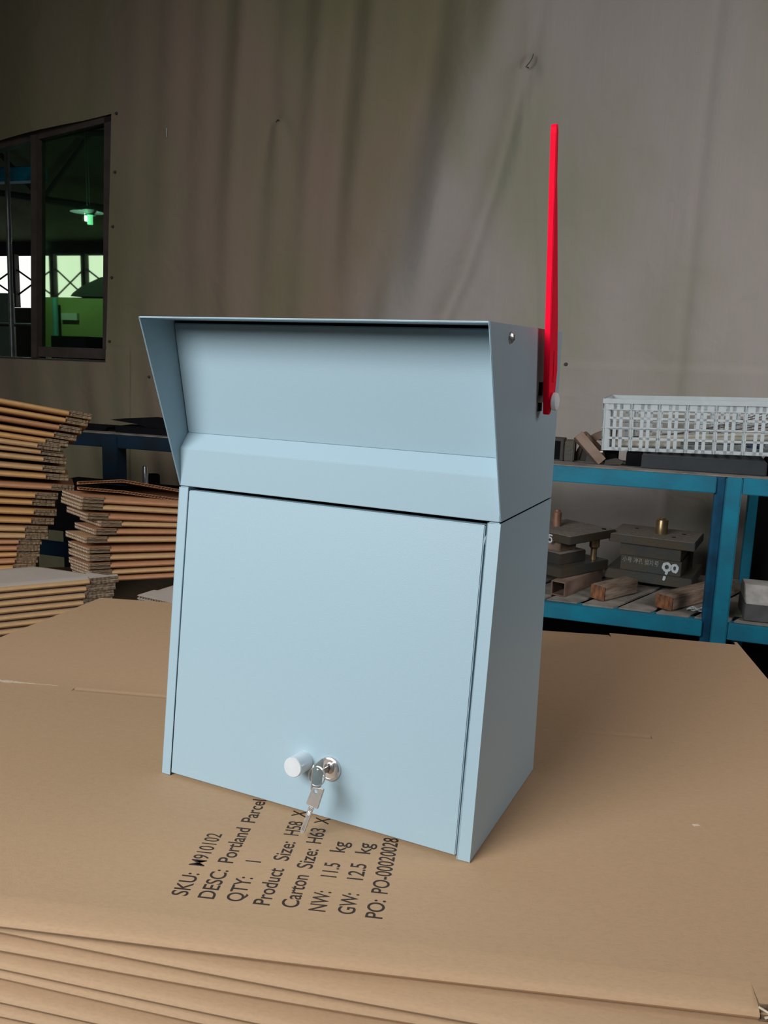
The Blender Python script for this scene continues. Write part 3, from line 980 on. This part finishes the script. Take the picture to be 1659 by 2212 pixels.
def carton_meshes(L, FL, depth, t, side, crease=None, seed=1, detail=True, mb_mat=KRAFT, top_mat=None, taper=None, skew=0.0):
    """body from the slot at x=0 away from the flap end; flap on the side given (+1/-1)"""
    rnd = random.Random(seed)
    def dep(q):
        # q: distance from the flap tip; a tapered carton runs out to a point there
        return depth if not taper else max(0.03, min(depth, depth * q / taper))
    body = MB()
    n = len(fold_profile(depth, t, crease))
    nx = 36
    ph1, ph2 = rnd.uniform(0, 6), rnd.uniform(0, 6)
    vs = []
    for i in range(nx + 1):
        x = L * i / nx
        wob = 0.0012 * math.sin(x * 9 + ph1)
        for (y, z) in fold_profile(dep(x + FL), t, crease):
            e_ = max(0.0, 1 - y / 0.05)
            vs.append((-side * x, y + wob * e_, z))
    fs = []
    for i in range(nx):
        for k in range(n):
            l = (k + 1) % n
            fs.append((i * n + k, i * n + l, (i + 1) * n + l, (i + 1) * n + k))
    body.add(vs, fs, True)
    body.add(vs, [list(range(n)), [nx * n + k for k in range(n)]], False)
    # flap: two boards with raw edges
    fl = MB()
    bt_ = t * 0.46
    if skew:
        # flap whose cut end slants outward, open flutes along the cut
        for (za, zb) in ((0.0, bt_), (t - bt_, t)):
            def q_(inset):
                return [(0.0, 0.004), (side * (FL - inset), 0.004), (side * (FL + skew - inset), 0.095), (0.0, 0.095)]
            fl.prism(q_(0.006), 'z', za + 0.0002, zb - 0.0001)
            fl.prism(q_(0.0), 'z', za + 0.0002, za + 0.0009)
            fl.prism(q_(0.0), 'z', zb - 0.0008, zb)
            k_n = 24
            vs = []
            for i in range(k_n + 1):
                x_ = FL + skew * i / k_n
                y_ = 0.004 + 0.091 * i / k_n
                z_ = (za + 0.0009) if i % 2 else (zb - 0.0008)
                vs += [(side * x_, y_, z_), (side * (x_ - 0.006), y_, z_)]
            fl.add(vs, [(2 * i, 2 * i + 1, 2 * i + 3, 2 * i + 2) for i in range(k_n)], False, 2)
        detail = False
    for bi, (za, zb) in enumerate(() if skew else ((0.0, bt_), (t - bt_, t))):
        m_ = 14
        vs = []
        y0b = 0.004 + 0.002 * bi
        for i in range(m_ + 1):
            x = FL * i / m_
            jy = y0b + rnd.uniform(-0.0012, 0.0014)
            jz = 0.0
            inn = 0.006 if detail and i == m_ else 0.0
            xx = x - inn if i == m_ else x
            yk = dep(FL - x) - y0b
            if crease:
                # tapered flap of the large carton
                yk = depth - 0.004 - 0.02 * (i / m_)
            vs += [(side * xx, jy, za + 0.0002), (side * xx, yk, za + 0.0002), (side * xx, yk, zb), (side * xx, jy + rnd.uniform(-0.001, 0.001), zb)]
        fs = []
        for i in range(m_):
            a = 4 * i
            for (p, q) in ((0, 1), (1, 2), (2, 3), (3, 0)):
                fs.append((a + p, a + q, a + 4 + q, a + 4 + p))
        fs.append((0, 3, 2, 1))
        e4 = 4 * m_
        fs.append((e4, e4 + 1, e4 + 2, e4 + 3))
        fl.add(vs, fs, False, 0)
        # top/bottom faces get the kraft look, the raw front edge stays rough
    for i, fc in enumerate(fl.f):
        nz = (fl.v[fc[1]] - fl.v[fc[0]]).cross(fl.v[fc[2]] - fl.v[fc[1]])
        if nz.length and abs(nz.normalized().z) > 0.8:
            fl.m[i] = 1
    if detail:
        for (za, zb) in ((0.0, bt_), (t - bt_, t)):
            x1 = side * FL
            x0 = side * (FL - 0.006)
            lo, hi = min(x0, x1), max(x0, x1)
            fl.box((lo, 0.007, za + 0.0002), (hi, depth - 0.007, za + 0.0008), mi=1)
            fl.box((lo, 0.007, zb - 0.0006), (hi, depth - 0.007, zb), mi=1)
            flute_strip(fl, lo, hi, 0.007, depth - 0.007, za + 0.0008, zb - 0.0006, mi=2)
    bm_ = body.mesh('carton_body', [mb_mat])
    if top_mat is not None:
        bm_.materials.append(top_mat)
        for p in bm_.polygons:
            if p.normal.z > 0.985:
                p.material_index = 1
    fm = fl.mesh('carton_flap', [RAW, top_mat or mb_mat, FLUTE], fix=False)
    return bm_, fm


def carton(meshes, loc, yaw, tilt, label, group, name='flat_carton'):
    o = thing(name, label, 'cardboard box', loc, (0, R(tilt), R(yaw)), group)
    for nm, me in zip(('carton_body', 'flap'), meshes):
        c = bpy.data.objects.new(nm, me)
        COL.objects.link(c)
        c.parent = o
    return o


ORD = ['top', 'second', 'third', 'fourth', 'fifth', 'sixth', 'seventh', 'eighth', 'ninth', 'tenth', 'eleventh', 'twelfth',
       'thirteenth', 'fourteenth', 'fifteenth', 'sixteenth', 'seventeenth', 'eighteenth', 'nineteenth', 'twentieth', 'lowest']

# ---- front pile the mailbox stands on
A18 = R(18.3)
ux, uy = math.cos(A18), math.sin(A18)


def UV(u, v, z=0.0):
    return Vector((ux * u - uy * v, uy * u + ux * v, z))


TM = 0.0155
main_m = carton_meshes(0.905, 0.250, 1.050, TM, 1, crease=0.548, seed=3)
g = 'flat cartons in the front pile'
top_c = carton(main_m, UV(0.662, -0.3075, -TM), 18.3, 0, 'top flat brown carton with black printing that the mailbox stands on', g)
# left flap of the top carton
lf = MB()
lf.prism([(-0.905, 0.006), (-0.905, 1.045), (-1.092, 1.045), (-1.158, 0.74), (-1.155, 0.01)], 'z', 0.0002, TM)
lf.obj('flap', KRAFT, top_c)
# scuffed spot on the crease and a small nick
sm = MB()
rr = random.Random(5)
up_, lo_ = [], []
for i in range(30):
    k = i / 29
    x = -1.06 + 0.125 * k
    wv = (0.0045 * math.sin(PI * min(1, k * 1.2 + 0.15)) + 0.0008) * rr.uniform(0.6, 1.3) * (1 - 0.7 * k)
    up_.append((x, 0.556 + wv))
    lo_.append((x, 0.556 - wv * 0.8))
sm.prism(up_ + lo_[::-1], 'z', TM + 0.00005, TM + 0.0003)
sm.obj('scuff_mark', SCUFF, top_c)
MB().prism([(0.008, 0.30), (0.016, 0.302), (0.013, 0.306), (0.006, 0.304)], 'z', TM, TM + 0.0002).obj('scuff_mark', SCUFF, top_c)
MB().tube([(-0.001, 0.004, TM * 0.9), (0.006, 0.0015, TM * 0.75), (0.010, 0.0035, TM * 0.4), (0.005, 0.004, TM * 0.25)], 0.0012, 5).obj('torn_edge', SCUFF, top_c)

# printed shipping text: (words, u baseline, v start, v end)
CAP = 0.0173
rows = [
    ('SKU:', .1228, -.2432, -.2043), ('M910102', .1228, -.1907, -.1268),
    ('DESC:', .1510, -.2432, -.1934), ('Portland', .1512, -.1799, -.1092), ('Parcel', .1522, -.0967, -.0435),
    ('QTY:', .1800, -.2428, -.2014), ('1', .1805, -.1767, -.1697),
    ('Product', .2085, -.2434, -.1801), ('Size:', .2087, -.1650, -.1279), ('H58', .2083, -.1143, -.0848), ('X', .2075, -.0740, -.0600),
    ('Carton', .2370, -.2426, -.1875), ('Size:', .2372, -.1748, -.1376), ('H63', .2370, -.1257, -.0945), ('X', .2375, -.0845, -.0705),
    ('NW:', .2655, -.2436, -.2108), ('11.5', .2660, -.1855, -.1600), ('kg', .2665, -.1384, -.1175),
    ('GW:', .2945, -.2431, -.2096), ('12.5', .2942, -.1852, -.1563), ('kg', .2948, -.1362, -.1150),
    ('PO:', .3227, -.2447, -.2154), ('PO-00020028', .3228, -.2043, -.0997)]
fsz = CAP / 0.70
for (s_, u0, v0, v1) in rows:
    # local frame of the carton: origin UV(0.662,-0.3075), x=u, y=v
    M_ = Matrix.Translation((u0 - 0.662, v0 + 0.3075, TM + 0.00012)) @ Matrix.Rotation(R(90), 4, 'Z')
    text_obj('printed_text', s_, fsz, M_, INK, top_c, width=None if s_ == '1' else (v1 - v0), sx=0.7, bold=0.00008 if s_ == 'M910102' else 0.0002)

rnd = random.Random(11)
offs = [(-0.006, 0.013, 13.3), (0.0, 0.004, 14.7), (0.0, 0.0, 13.0), (0.0, -0.003, 12.4), (0.0, -0.014, 13.2), (0, -0.006, 14.0)]
for i in range(1, 12):
    z = -TM - i * 0.016
    o1, o2, yw = offs[i - 1] if i - 1 < len(offs) else (0, rnd.uniform(-0.01, 0.01), rnd.uniform(13, 17))
    # left anchor of the front fold measured for every visible layer
    P = Vector((0.052, -0.298 - (0.0 if i < 5 else 0.012), z))
    P.y += [0, 0.004, -0.001, -0.006, 0.000, 0.0, 0, 0, 0, 0, 0, 0][i]
    a = R(yw)
    org = P + Vector((math.cos(a), math.sin(a), 0)) * 0.62
    lab = ORD[i] + ' flat carton from the top of the front pile under the mailbox' if i < 7 else 'flat carton hidden low in the front pile'
    carton(main_m, org, yw, 0, lab, g)

# ---- near-left pile (grey topped), the tall pile and the far pile
TC = 0.0158
C0 = Vector((-0.788, 0.779, -0.02))
c_m = [carton_meshes(0.95, 0.070, 0.198, TC, 1, seed=20 + i, detail=False, mb_mat=KRAFTM, top_mat=PALE, taper=0.171) for i in range(2)]
a54 = Vector((math.cos(R(54)), math.sin(R(54)), 0))
g = 'flat cartons in the near left pile'
uo = [0.002, -0.006, -0.010, -0.014, -0.012, -0.012]
for i in range(10):
    u_ = (uo[i] if i < 6 else -0.012) - 0.070
    lab = (['top flat carton of the low left pile, pale top face showing'] + [ORD[k] + ' flat carton from the top of the low left pile' for k in range(1, 6)])[i] if i < 6 else 'flat carton hidden low in the low left pile'
    carton(c_m[i % 2], C0 + a54 * u_ + Vector((0, 0, -TC - i * 0.0176)), 54, 0, lab, g)

A0 = Vector((-1.1095, 0.7005, -0.02))
a46 = Vector((math.cos(R(46)), math.sin(R(46)), 0))
v46 = Vector((-a46.y, a46.x, 0))
Adat = [(0.233, 0.3626, 10.7), (0.224, 0.3448, 10.1), (0.208, 0.3263, 9.9), (0.195, 0.3063, 9.6), (0.174, 0.2914, 9.3), (0.155, 0.2813, 8.5), (0.162, 0.2648, 7.6),
        (0.168, 0.246, 6.9), (0.165, 0.2231, 6.4), (0.172, 0.2027, 5.4), (0.185, 0.175, 4.9), (0.145, 0.1552, 4.8), (0.137, 0.1363, 4.6), (0.14, 0.1117, 4.4),
        (0.133, 0.0887, 4.2), (0.117, 0.068, 3.9), (0.117, 0.051, 3.3), (0.101, 0.0364, 2.6), (0.096, 0.0195, 1.8), (0.095, 0.0035, 1.0), (0.09, -0.0122, 0.0)]
mats = [KRAFT2, KRAFTM, KRAFT3]
a_m = [carton_meshes(0.48, 0.055, 0.30, 0.0150, 1, seed=40 + i, detail=False, mb_mat=mats[i % 3]) for i in range(6)]
pick = [0, 3, 2, 3, 0, 4, 1, 4, 1, 0, 5, 3, 0, 3, 0, 1, 4, 2, 5, 0, 2]
g = 'flat cartons in the tall left pile'
for i, (u_, z_, tl) in enumerate(Adat):
    P = A0 + a46 * (u_ - 0.055) + v46 * rnd.uniform(0.0, 0.012)
    P.z = z_ - 0.0075 + 0.055 * math.tan(R(tl))
    lab = ('sagging ' if i < 5 else '') + ORD[i] + ' flat carton ' + ('of' if i in (0, 20) else 'from the top of') + ' the tall left pile'
    o = carton(a_m[pick[i]], P, 46, tl, lab, g)
    o.rotation_euler = (R(-9.0 * (20 - i) / 20), R(tl), R(46))
for i in range(10):
    P = A0 + a46 * 0.03
    P.z = -0.0122 - 0.0075 - (i + 1) * 0.0172
    carton(a_m[pick[i]], P, 46, 0, 'flat carton hidden low in the tall left pile', g)

B0 = Vector((-0.8888, 0.7805, -0.02))
Bdat = [(-0.012, 0.1638, 4.9), (-0.015, 0.1462, 5.0), (-0.002, 0.121, 4.4), (0.03, 0.1005, 3.4), (0.017, 0.0796, 2.4), (-0.006, 0.0587, 1.9),
        (0.0, 0.0318, 1.3), (0.0, 0.0115, 1.0), (0.0, -0.0105, 0.3)]
b_m = [carton_meshes(0.75, 0.055, 0.26, 0.0150, -1, seed=60 + i, detail=True, mb_mat=[KRAFT3, KRAFTM, KRAFT3, KRAFTM][i % 4], skew=0.045) for i in range(4)]
g = 'flat cartons in the pile left of the mailbox'
for i, (u_, z_, tl) in enumerate(Bdat):
    P = B0 + a46 * (u_ + 0.055)
    P.z = z_ - 0.008 - 0.055 * math.tan(R(tl))
    lab = ORD[i + 1] + ' flat carton from the top of the pile just left of mailbox'
    carton(b_m[i % 4], P, 46, tl, lab, g)
# two more of the same pile, lower, starting behind the near-left tip
for i, (u_, zt) in enumerate(((0.004, -0.0205), (0.008, -0.0385))):
    P = B0 + a46 * (u_ + 0.055) + v46 * 0.004
    P.z = zt - 0.0165
    carton(b_m[1 - i], P, 46, 0.0, ('last but one' if i == 0 else 'bottom') + ' flat carton of the pile just left of mailbox', g)

# top of that pile: a bowed carton turned so its open corrugated edge faces the room
tb_ = thing('flat_carton', 'bowed top carton with open corrugated edge left of the mailbox', 'cardboard box', B0 + a46 * (-0.018), (R(-9.5), 0, R(46)), g)


def curved_board(zf, L, dep, th):
    m_ = MB()
    n = 60
    vs = []
    for i in range(n + 1):
        x = L * i / n
        z = zf(x)
        vs += [(x, 0.006, z), (x, dep, z), (x, dep, z + th), (x, 0.006, z + th)]
    fs = []
    for i in range(n):
        a = 4 * i
        for (p, q) in ((0, 1), (1, 2), (2, 3), (3, 0)):
            fs.append((a + p, a + q, a + 4 + q, a + 4 + p))
    fs += [(0, 3, 2, 1), (4 * n, 4 * n + 1, 4 * n + 2, 4 * n + 3)]
    m_.add(vs, fs, False, 0)
    for dz0, dz1 in ((0, 0.0007), (th - 0.0007, th)):
        vs = []
        for i in range(n + 1):
            x = L * i / n
            z = zf(x)
            vs += [(x, 0, z + dz0), (x, 0.006, z + dz0), (x, 0.006, z + dz1), (x, 0, z + dz1)]
        m_.add(vs, fs, False, 0)
    k = int(L / 0.0042)
    vs = []
    for i in range(k + 1):
        x = i * 0.0042
        z = zf(x) + (0.0007 if i % 2 else th - 0.0007)
        vs += [(x, 0, z), (x, 0.006, z)]
    m_.add(vs, [(2 * i, 2 * i + 1, 2 * i + 3, 2 * i + 2) for i in range(k)], False, 1)
    return m_


def zf_top(x):
    return 0.2205 - (0.0 if x < 0.11 else 0.20 * (x - 0.11)) + (0.003 * (x / 0.11) if x < 0.11 else 0.003)


def zf_low(x):
    return 0.2075 - 0.115 * x - (0.06 * max(0, x - 0.11))


curved_board(zf_low, 0.62, 0.24, 0.0068).obj('lower_board', [KRAFT3, FLUTE], tb_, fix=False)
curved_board(zf_top, 0.62, 0.24, 0.0068).obj('upper_board', [KRAFT3, FLUTE], tb_, fix=False)

# carton(s) lying between the piles and the front pile
d_m = carton_meshes(0.60, 0.060, 0.46, 0.0160, -1, seed=90, detail=True, mb_mat=KRAFT, top_mat=PALE)
g = 'flat cartons lying behind the front pile'
for i in range(8):
    z = -0.0735 - i * 0.0168
    lab = 'pale flat carton with open corrugated edge just behind the front pile' if i == 0 else 'flat carton hidden behind the front pile'
    carton(d_m, (-0.268, 0.810 + (0 if i == 0 else 0.01), z), 87, 0, lab, g)

# low work table hidden under all piles
tbl = thing('work_table', 'low timber work table under the piles of flat cartons', 'table', (-0.6, 0.8, FLOOR))
TZ = -0.2085
MB().prism([(-0.15, -0.12), (0.55, 0.12), (0.42, 0.75), (-0.15, 1.45), (-0.9, 1.75), (-1.75, 1.15), (-1.35, 0.30), (-0.6, 0.12)], 'z', TZ - 0.03 - FLOOR, TZ - FLOOR,
           Matrix.Translation((0.6, -0.8, 0))).obj('table_top', TIMBER, tbl, bevel=0.002)
for (x, y) in ((0.40, 0.15), (-0.2, 1.2), (-1.4, 1.1), (-0.6, 0.3)):
    MB().box((x + 0.6 - 0.03, y - 0.8 - 0.03, 0), (x + 0.6 + 0.03, y - 0.8 + 0.03, TZ - 0.03 - FLOOR)).obj('leg', TIMBER, tbl, bevel=0.003)

# ------------------------------------------------------------------ the mailbox
W, D, HB, H = 0.4265, 0.2481, 0.3734, 0.580
BY, AY = 0.0428, -0.0284          # front edge set back at the joint, hood overhang
TH = 0.0016
mbx = thing('parcel_mailbox', 'pale blue grey metal parcel mailbox with hood standing on the cartons', 'mailbox')

Z0 = 0.0006


def fy(z):
    """front plane of the tapered body"""
    return BY * z / HB


body = MB()
HT = HB - 0.0012
for x0 in (0, W - TH):
    body.prism([(fy(Z0), Z0), (D, Z0), (D, HT), (fy(HT), HT)], 'x', x0, x0 + TH)
body.box((0, D - TH, Z0), (W, D, HT))
body.box((TH, 0.006, 0.003), (W - TH, D - TH, 0.0046))


def strip(x0, x1, zt):
    body.prism([(fy(Z0), Z0), (fy(Z0) + TH, Z0), (fy(zt) + TH, zt), (fy(zt), zt)], 'x', x0, x1)


strip(0, 0.0138, HT)
strip(W - 0.0148, W, HT)
# returned inner lips behind the front strips
for x0, x1 in ((0.0122, 0.0138), (W - 0.0148, W - 0.0132)):
    body.prism([(fy(Z0), Z0), (fy(Z0) + 0.020, Z0), (fy(HT) + 0.020, HT), (fy(HT), HT)], 'x', x0, x1)
body.obj('body', PAINT, mbx, bevel=0.0007, seg=2)
# folded flange tops, seen as a double line under the hood
for a_ in (W - 0.0135, 0.0015):
    MB().box((a_, fy(HT) + 0.0012, HT), (a_ + 0.0115, fy(HT) + 0.003, HT + 0.0008)).obj('flange_edge', PAINT, mbx)
# black panel added to keep the inside dark
MB().prism([(0.035, 0.006), (0.037, 0.006), (fy(HT) + 0.030, HT), (fy(HT) + 0.028, HT)], 'x', 0.014, W - 0.015).obj('added_inner_dark_panel', BLACK, mbx)

# door: folded tray
door = MB()
DX0, DX1, DZ0, DZ1 = 0.0151, 0.4093, 0.0038, 0.3690
for (a, b_) in (((DX0, DZ0), (DX1, DZ1)),):
    door.prism([(fy(DZ0), DZ0), (fy(DZ0) + 0.016, DZ0 + 0.0008), (fy(DZ1) + 0.016, DZ1 - 0.0008), (fy(DZ1), DZ1)], 'x', DX0, DX1)
dr = door.obj('door', PAINT, mbx, bevel=0.0011, seg=3)
for (x, s_) in ((DX0 - 0.0002, -1), (DX1 + 0.0002, 1)):
    MB().lathe([(0.0072, 0), (0.0072, 0.0009), (0.004, 0.0020), (0.0001, 0.0024)], (x, fy(0.352) + 0.0085, 0.352), (s_, 0, 0), 20).obj('hinge_washer', PAINT, dr)

# door knob and lock live on the tilted front plane
thf = math.atan2(BY, HB)
nrm = Vector((0, -math.cos(thf), math.sin(thf)))


def fp(x, z, k=0.0):
    """point over the front plane: x across, z height on the plane, k out along the normal"""
    return Vector((x, fy(z), z)) + nrm * k


MB().lathe([(0.0118, 0), (0.0118, 0.0002), (0.0118, 0.0272), (0.0110, 0.0282), (0.0001, 0.0282)], fp(0.2110, 0.0653), nrm, 40).obj('door_knob', ALU, dr)
lk = MB().lathe([(0.0148, 0), (0.0148, 0.0012), (0.0138, 0.0030), (0.0122, 0.0036), (0.0118, 0.0030), (0.0118, 0.0022), (0.0001, 0.0022)], fp(0.2459, 0.0638), nrm, 40).obj('lock', CHROME, dr)
MB().lathe([(0.0066, 0.0022), (0.0066, 0.0030), (0.0058, 0.0034), (0.0001, 0.0034)], fp(0.2459, 0.0650), nrm, 32).obj('lock_cylinder', mat('lock_core_metal', (0.55, 0.50, 0.47), 0.3, metal=1.0, noise=0.1), lk)
kh = MB()
zz_ = nrm.cross(Vector((1, 0, 0))).normalized()
if zz_.z < 0:
    zz_ = -zz_
c_ = fp(0.2459, 0.0652, 0.0036)
for (a, b_, w_) in ((-0.0050, 0.0052, 0.0006),):
    v_ = [c_ + Vector((1, 0, 0)) * sx_ + zz_ * sz_ + nrm * k_ for k_ in (-0.0004, 0.0001) for (sx_, sz_) in ((-w_, a), (w_, a), (w_, b_), (-w_, b_))]
    kh.add(v_, [(0, 1, 2, 3), (4, 5, 6, 7), (0, 1, 5, 4), (1, 2, 6, 5), (2, 3, 7, 6), (3, 0, 4, 7)])
kh.obj('keyhole', BLACK, lk)

# hood
hz = HB + 0.0006


def hy(z):
    return lerp(BY, AY, (z - HB) / (H - HB))


for x0 in (0, W - TH):
    ho = MB().prism([(hy(hz), hz), (D, hz), (D, H), (AY, H)], 'x', x0, x0 + TH).obj('hood_side', PAINT, mbx, bevel=0.0006)
cutter = MB().box((W - 0.01, 0.1560, 0.4862), (W + 0.01, 0.1760, 0.5200)).obj('c', PAINT)
cut(ho, cutter)
rf = MB()
rf.box((TH * 0.6, AY + 0.0002, H - TH), (W - TH * 0.6, D, H + 0.0001))
rf.box((TH, D - TH, hz), (W - TH, D, H - TH))
rf.obj('hood_roof', PAINT, mbx, bevel=0.0006)
# black backing painted as the dark inside behind the slot
MB().box((W - 0.0045, 0.15, 0.480), (W - 0.0035, 0.182, 0.526)).obj('slot_shade_backing', BLACK, mbx)
# lower lip: vertical front with sloping ledge
lip = MB()
LZ1, LZ2, LY2 = 0.4213, 0.4400, 0.0585
lip.prism([(BY, hz), (BY, LZ1), (LY2, LZ2), (LY2 + 0.06, LZ2), (LY2 + 0.06, LZ2 - TH), (LY2 + 0.001, LZ2 - TH), (BY + TH, LZ1 - 0.001), (BY + TH, hz + TH), (BY + 0.03, hz + TH), (BY + 0.03, hz)], 'x', 0.0002, W - TH - 0.0002)
lip.obj('letter_ledge', PAINT, mbx, bevel=0.0006)
# drop flap, leaning
fp_ = MB()
fp_.prism([(0.0585, 0.4402), (0.0330, 0.5740), (0.0350, 0.5755), (0.0607, 0.4402)], 'x', TH + 0.0006, W - TH - 0.0006)
fp_.obj('drop_flap', PAINT, mbx, bevel=0.0005)
MB().box((TH, 0.10, HB + 0.01), (W - TH, 0.1015, H - TH - 0.0005)).obj('added_inner_dark_panel', BLACK, mbx)  # black sheet for the dark throat behind the drop flap

# side screw
sc_ = MB().lathe([(0.0062, 0), (0.0060, 0.0016), (0.0040, 0.0034), (0.0001, 0.0040)], (W, 0.0394, 0.5668), (1, 0, 0), 24).obj('screw', KEYM, mbx)
MB().box((W + 0.0038, 0.0390, 0.5640), (W + 0.00415, 0.0398, 0.5696)).obj('screw_slot', BLACK, sc_)

# flag
XF0, XF1 = W + 0.0062, W + 0.0130
fo = [(.1580, .4835), (.1650, .4830), (.1815, .5050), (.1850, .5340), (.1730, .5900), (.1450, .6900), (.1310, .7365), (.1235, .7830), (.1205, .7890), (.1180, .7895), (.1160, .7860), (.1162, .7800), (.1265, .7030), (.1420, .5900), (.1520, .5130)]
flag = MB().prism(fo, 'x', XF0, XF1).obj('flag', RED, mbx, bevel=0.0007, seg=2)
cutter = MB().prism([(.1665, .5200), (.1700, .5200), (.1650, .5560), (.1625, .5560)], 'x', XF1 - 0.003, XF1 + 0.003).obj('c', RED)
cut(flag, cutter)
flag.name = 'flag'
MB().lathe([(0.0095, 0), (0.0092, 0.0014), (0.0060, 0.0020)], (XF1 - 0.0001, 0.1660, 0.5000), (1, 0, 0), 28).obj('boss', RED, flag)
kc = MB().lathe([(0.0040, 0), (0.0090, 0.0002), (0.0104, 0.0012), (0.0106, 0.0040), (0.0098, 0.0056), (0.0085, 0.0062), (0.0001, 0.0062)], (XF1 + 0.0014, 0.1660, 0.4985), (1, 0, 0), 32)
kc.obj('pivot_cap', WHITE, flag)
MB().cyl((W - 0.02, 0.1660, 0.5005), (XF0, 0.1660, 0.5005), 0.0042, seg=16).obj('pivot_shaft', WHITE, flag)

# ------------------------------------------------------------------ keys
K1 = thing('door_key', 'nickel key with its square head pushed into the mailbox lock', 'key', fp(0.2459, 0.0650, 0.0))
X_ = Vector((1, 0, 0))


def plate(mb_, pts, th, nv):
    """prism of a planar polygon given in world points; th along nv"""
    n = len(pts)
    vs = [p - nv * th / 2 for p in pts] + [p + nv * th / 2 for p in pts]
    fs = [list(range(n))[::-1], list(range(n, 2 * n))] + [(i, (i + 1) % n, n + (i + 1) % n, n + i) for i in range(n)]
    mb_.add(vs, fs)


o0 = K1.location
h1 = MB()


def kp(k_, q):          # out along normal, up along the plane
    return nrm * k_ + zz_ * q


zc = 0.0
plate(h1, [kp(0.0190, -0.0150), kp(0.0190, 0.0160), kp(0.0210, 0.0175), kp(0.0415, 0.0155), kp(0.0430, 0.0135), kp(0.0430, -0.0120), kp(0.0415, -0.0140), kp(0.0210, -0.0170)], 0.0020, X_)
hd = h1.obj('key_head', KEYM, K1, bevel=0.0005)
ct = MB().cyl(o0 + kp(0.033, 0.0085) - X_ * 0.01, o0 + kp(0.033, 0.0085) + X_ * 0.01, 0.0026, seg=20).obj('c', KEYM)
cut(hd, ct)
hd.name = 'key_head'
b1_ = MB()
plate(b1_, [kp(0.0036, -0.0035), kp(0.0036, 0.0035), kp(0.0192, 0.0035), kp(0.0192, -0.0035)], 0.0016, X_)
b1_.obj('blade', KEYM, K1, bevel=0.0003)

RC = fp(0.2507, 0.0685, 0.0395)
rg_ = MB()
rpts = []
rv = (zz_ * 0.98 - nrm * 0.1).normalized()
for i in range(40):
    a = 2 * PI * i / 40
    rpts.append(RC + X_ * (0.0102 * math.cos(a)) + rv * (0.0108 * math.sin(a)))
rg_.tube(rpts, 0.00065, 8, closed=True)
rg_.tube([p + nrm * 0.0012 for p in rpts], 0.00065, 8, closed=True)
simple('key_ring', 'small steel split ring joining the two keys', 'key ring', rg_, CHROME)

K2 = thing('door_key', 'nickel key hanging from the ring, its tip down at the carton', 'key', (0.2530, -0.0385, 0.0622))


def k2(x, y, z):
    return Vector((x, y, z)) - K2.location


pv = (Vector((0.2642, -0.038, 0.0634)) - Vector((0.2482, -0.0383, 0.0611))).normalized()
dv = (Vector((0.2395, -0.0452, 0.0040)) - Vector((0.2500, -0.0406, 0.0390))).normalized()
n2 = pv.cross(dv).normalized()
h2 = MB()
plate(h2, [k2(0.2487, -0.0383, 0.0616), k2(0.2497, -0.0382, 0.0622), k2(0.2630, -0.0380, 0.0640), k2(0.2640, -0.0380, 0.0632), k2(0.2580, -0.0408, 0.0396), k2(0.2570, -0.0409, 0.0388), k2(0.2432, -0.0406, 0.0412), k2(0.2424, -0.0406, 0.0420)], 0.0022, n2)
h2o = h2.obj('key_head', KEYM, K2, bevel=0.0005)
cc = Vector((0.2535, -0.0386, 0.0582))
ct = MB().cyl(cc - n2 * 0.01, cc + n2 * 0.01, 0.0026, seg=20).obj('c', KEYM)
cut(h2o, ct)
h2o.name = 'key_head'
bl = MB()
side_ = (n2.cross(dv)).normalized()
bs = Vector((0.2497, -0.0408, 0.0402)) - K2.location
LB = 0.0365
pts = [bs - side_ * 0.0030, bs - side_ * 0.0030 + dv * (LB - 0.003), bs + dv * LB]
teeth = [(LB - 0.002, 0.0020), (0.030, 0.0028), (0.028, 0.0016), (0.025, 0.0028), (0.0225, 0.0018), (0.019, 0.0030), (0.016, 0.0020), (0.013, 0.0032), (0.010, 0.0030), (0.0, 0.0030)]
pts += [bs + dv * a_ + side_ * b_ for (a_, b_) in teeth]
plate(bl, pts, 0.0018, n2)
bl.obj('blade', KEYM, K2, bevel=0.0002)
gr = MB()
for q in (-0.0010, 0.0006):
    gr.cyl(bs + side_ * q - n2 * 0.0008 + dv * 0.002, bs + side_ * q - n2 * 0.0008 + dv * (LB - 0.005), 0.0005, seg=6)
    gr.cyl(bs + side_ * q + n2 * 0.0008 + dv * 0.002, bs + side_ * q + n2 * 0.0008 + dv * (LB - 0.005), 0.0005, seg=6)
gr.obj('blade_groove', CHROME, K2)
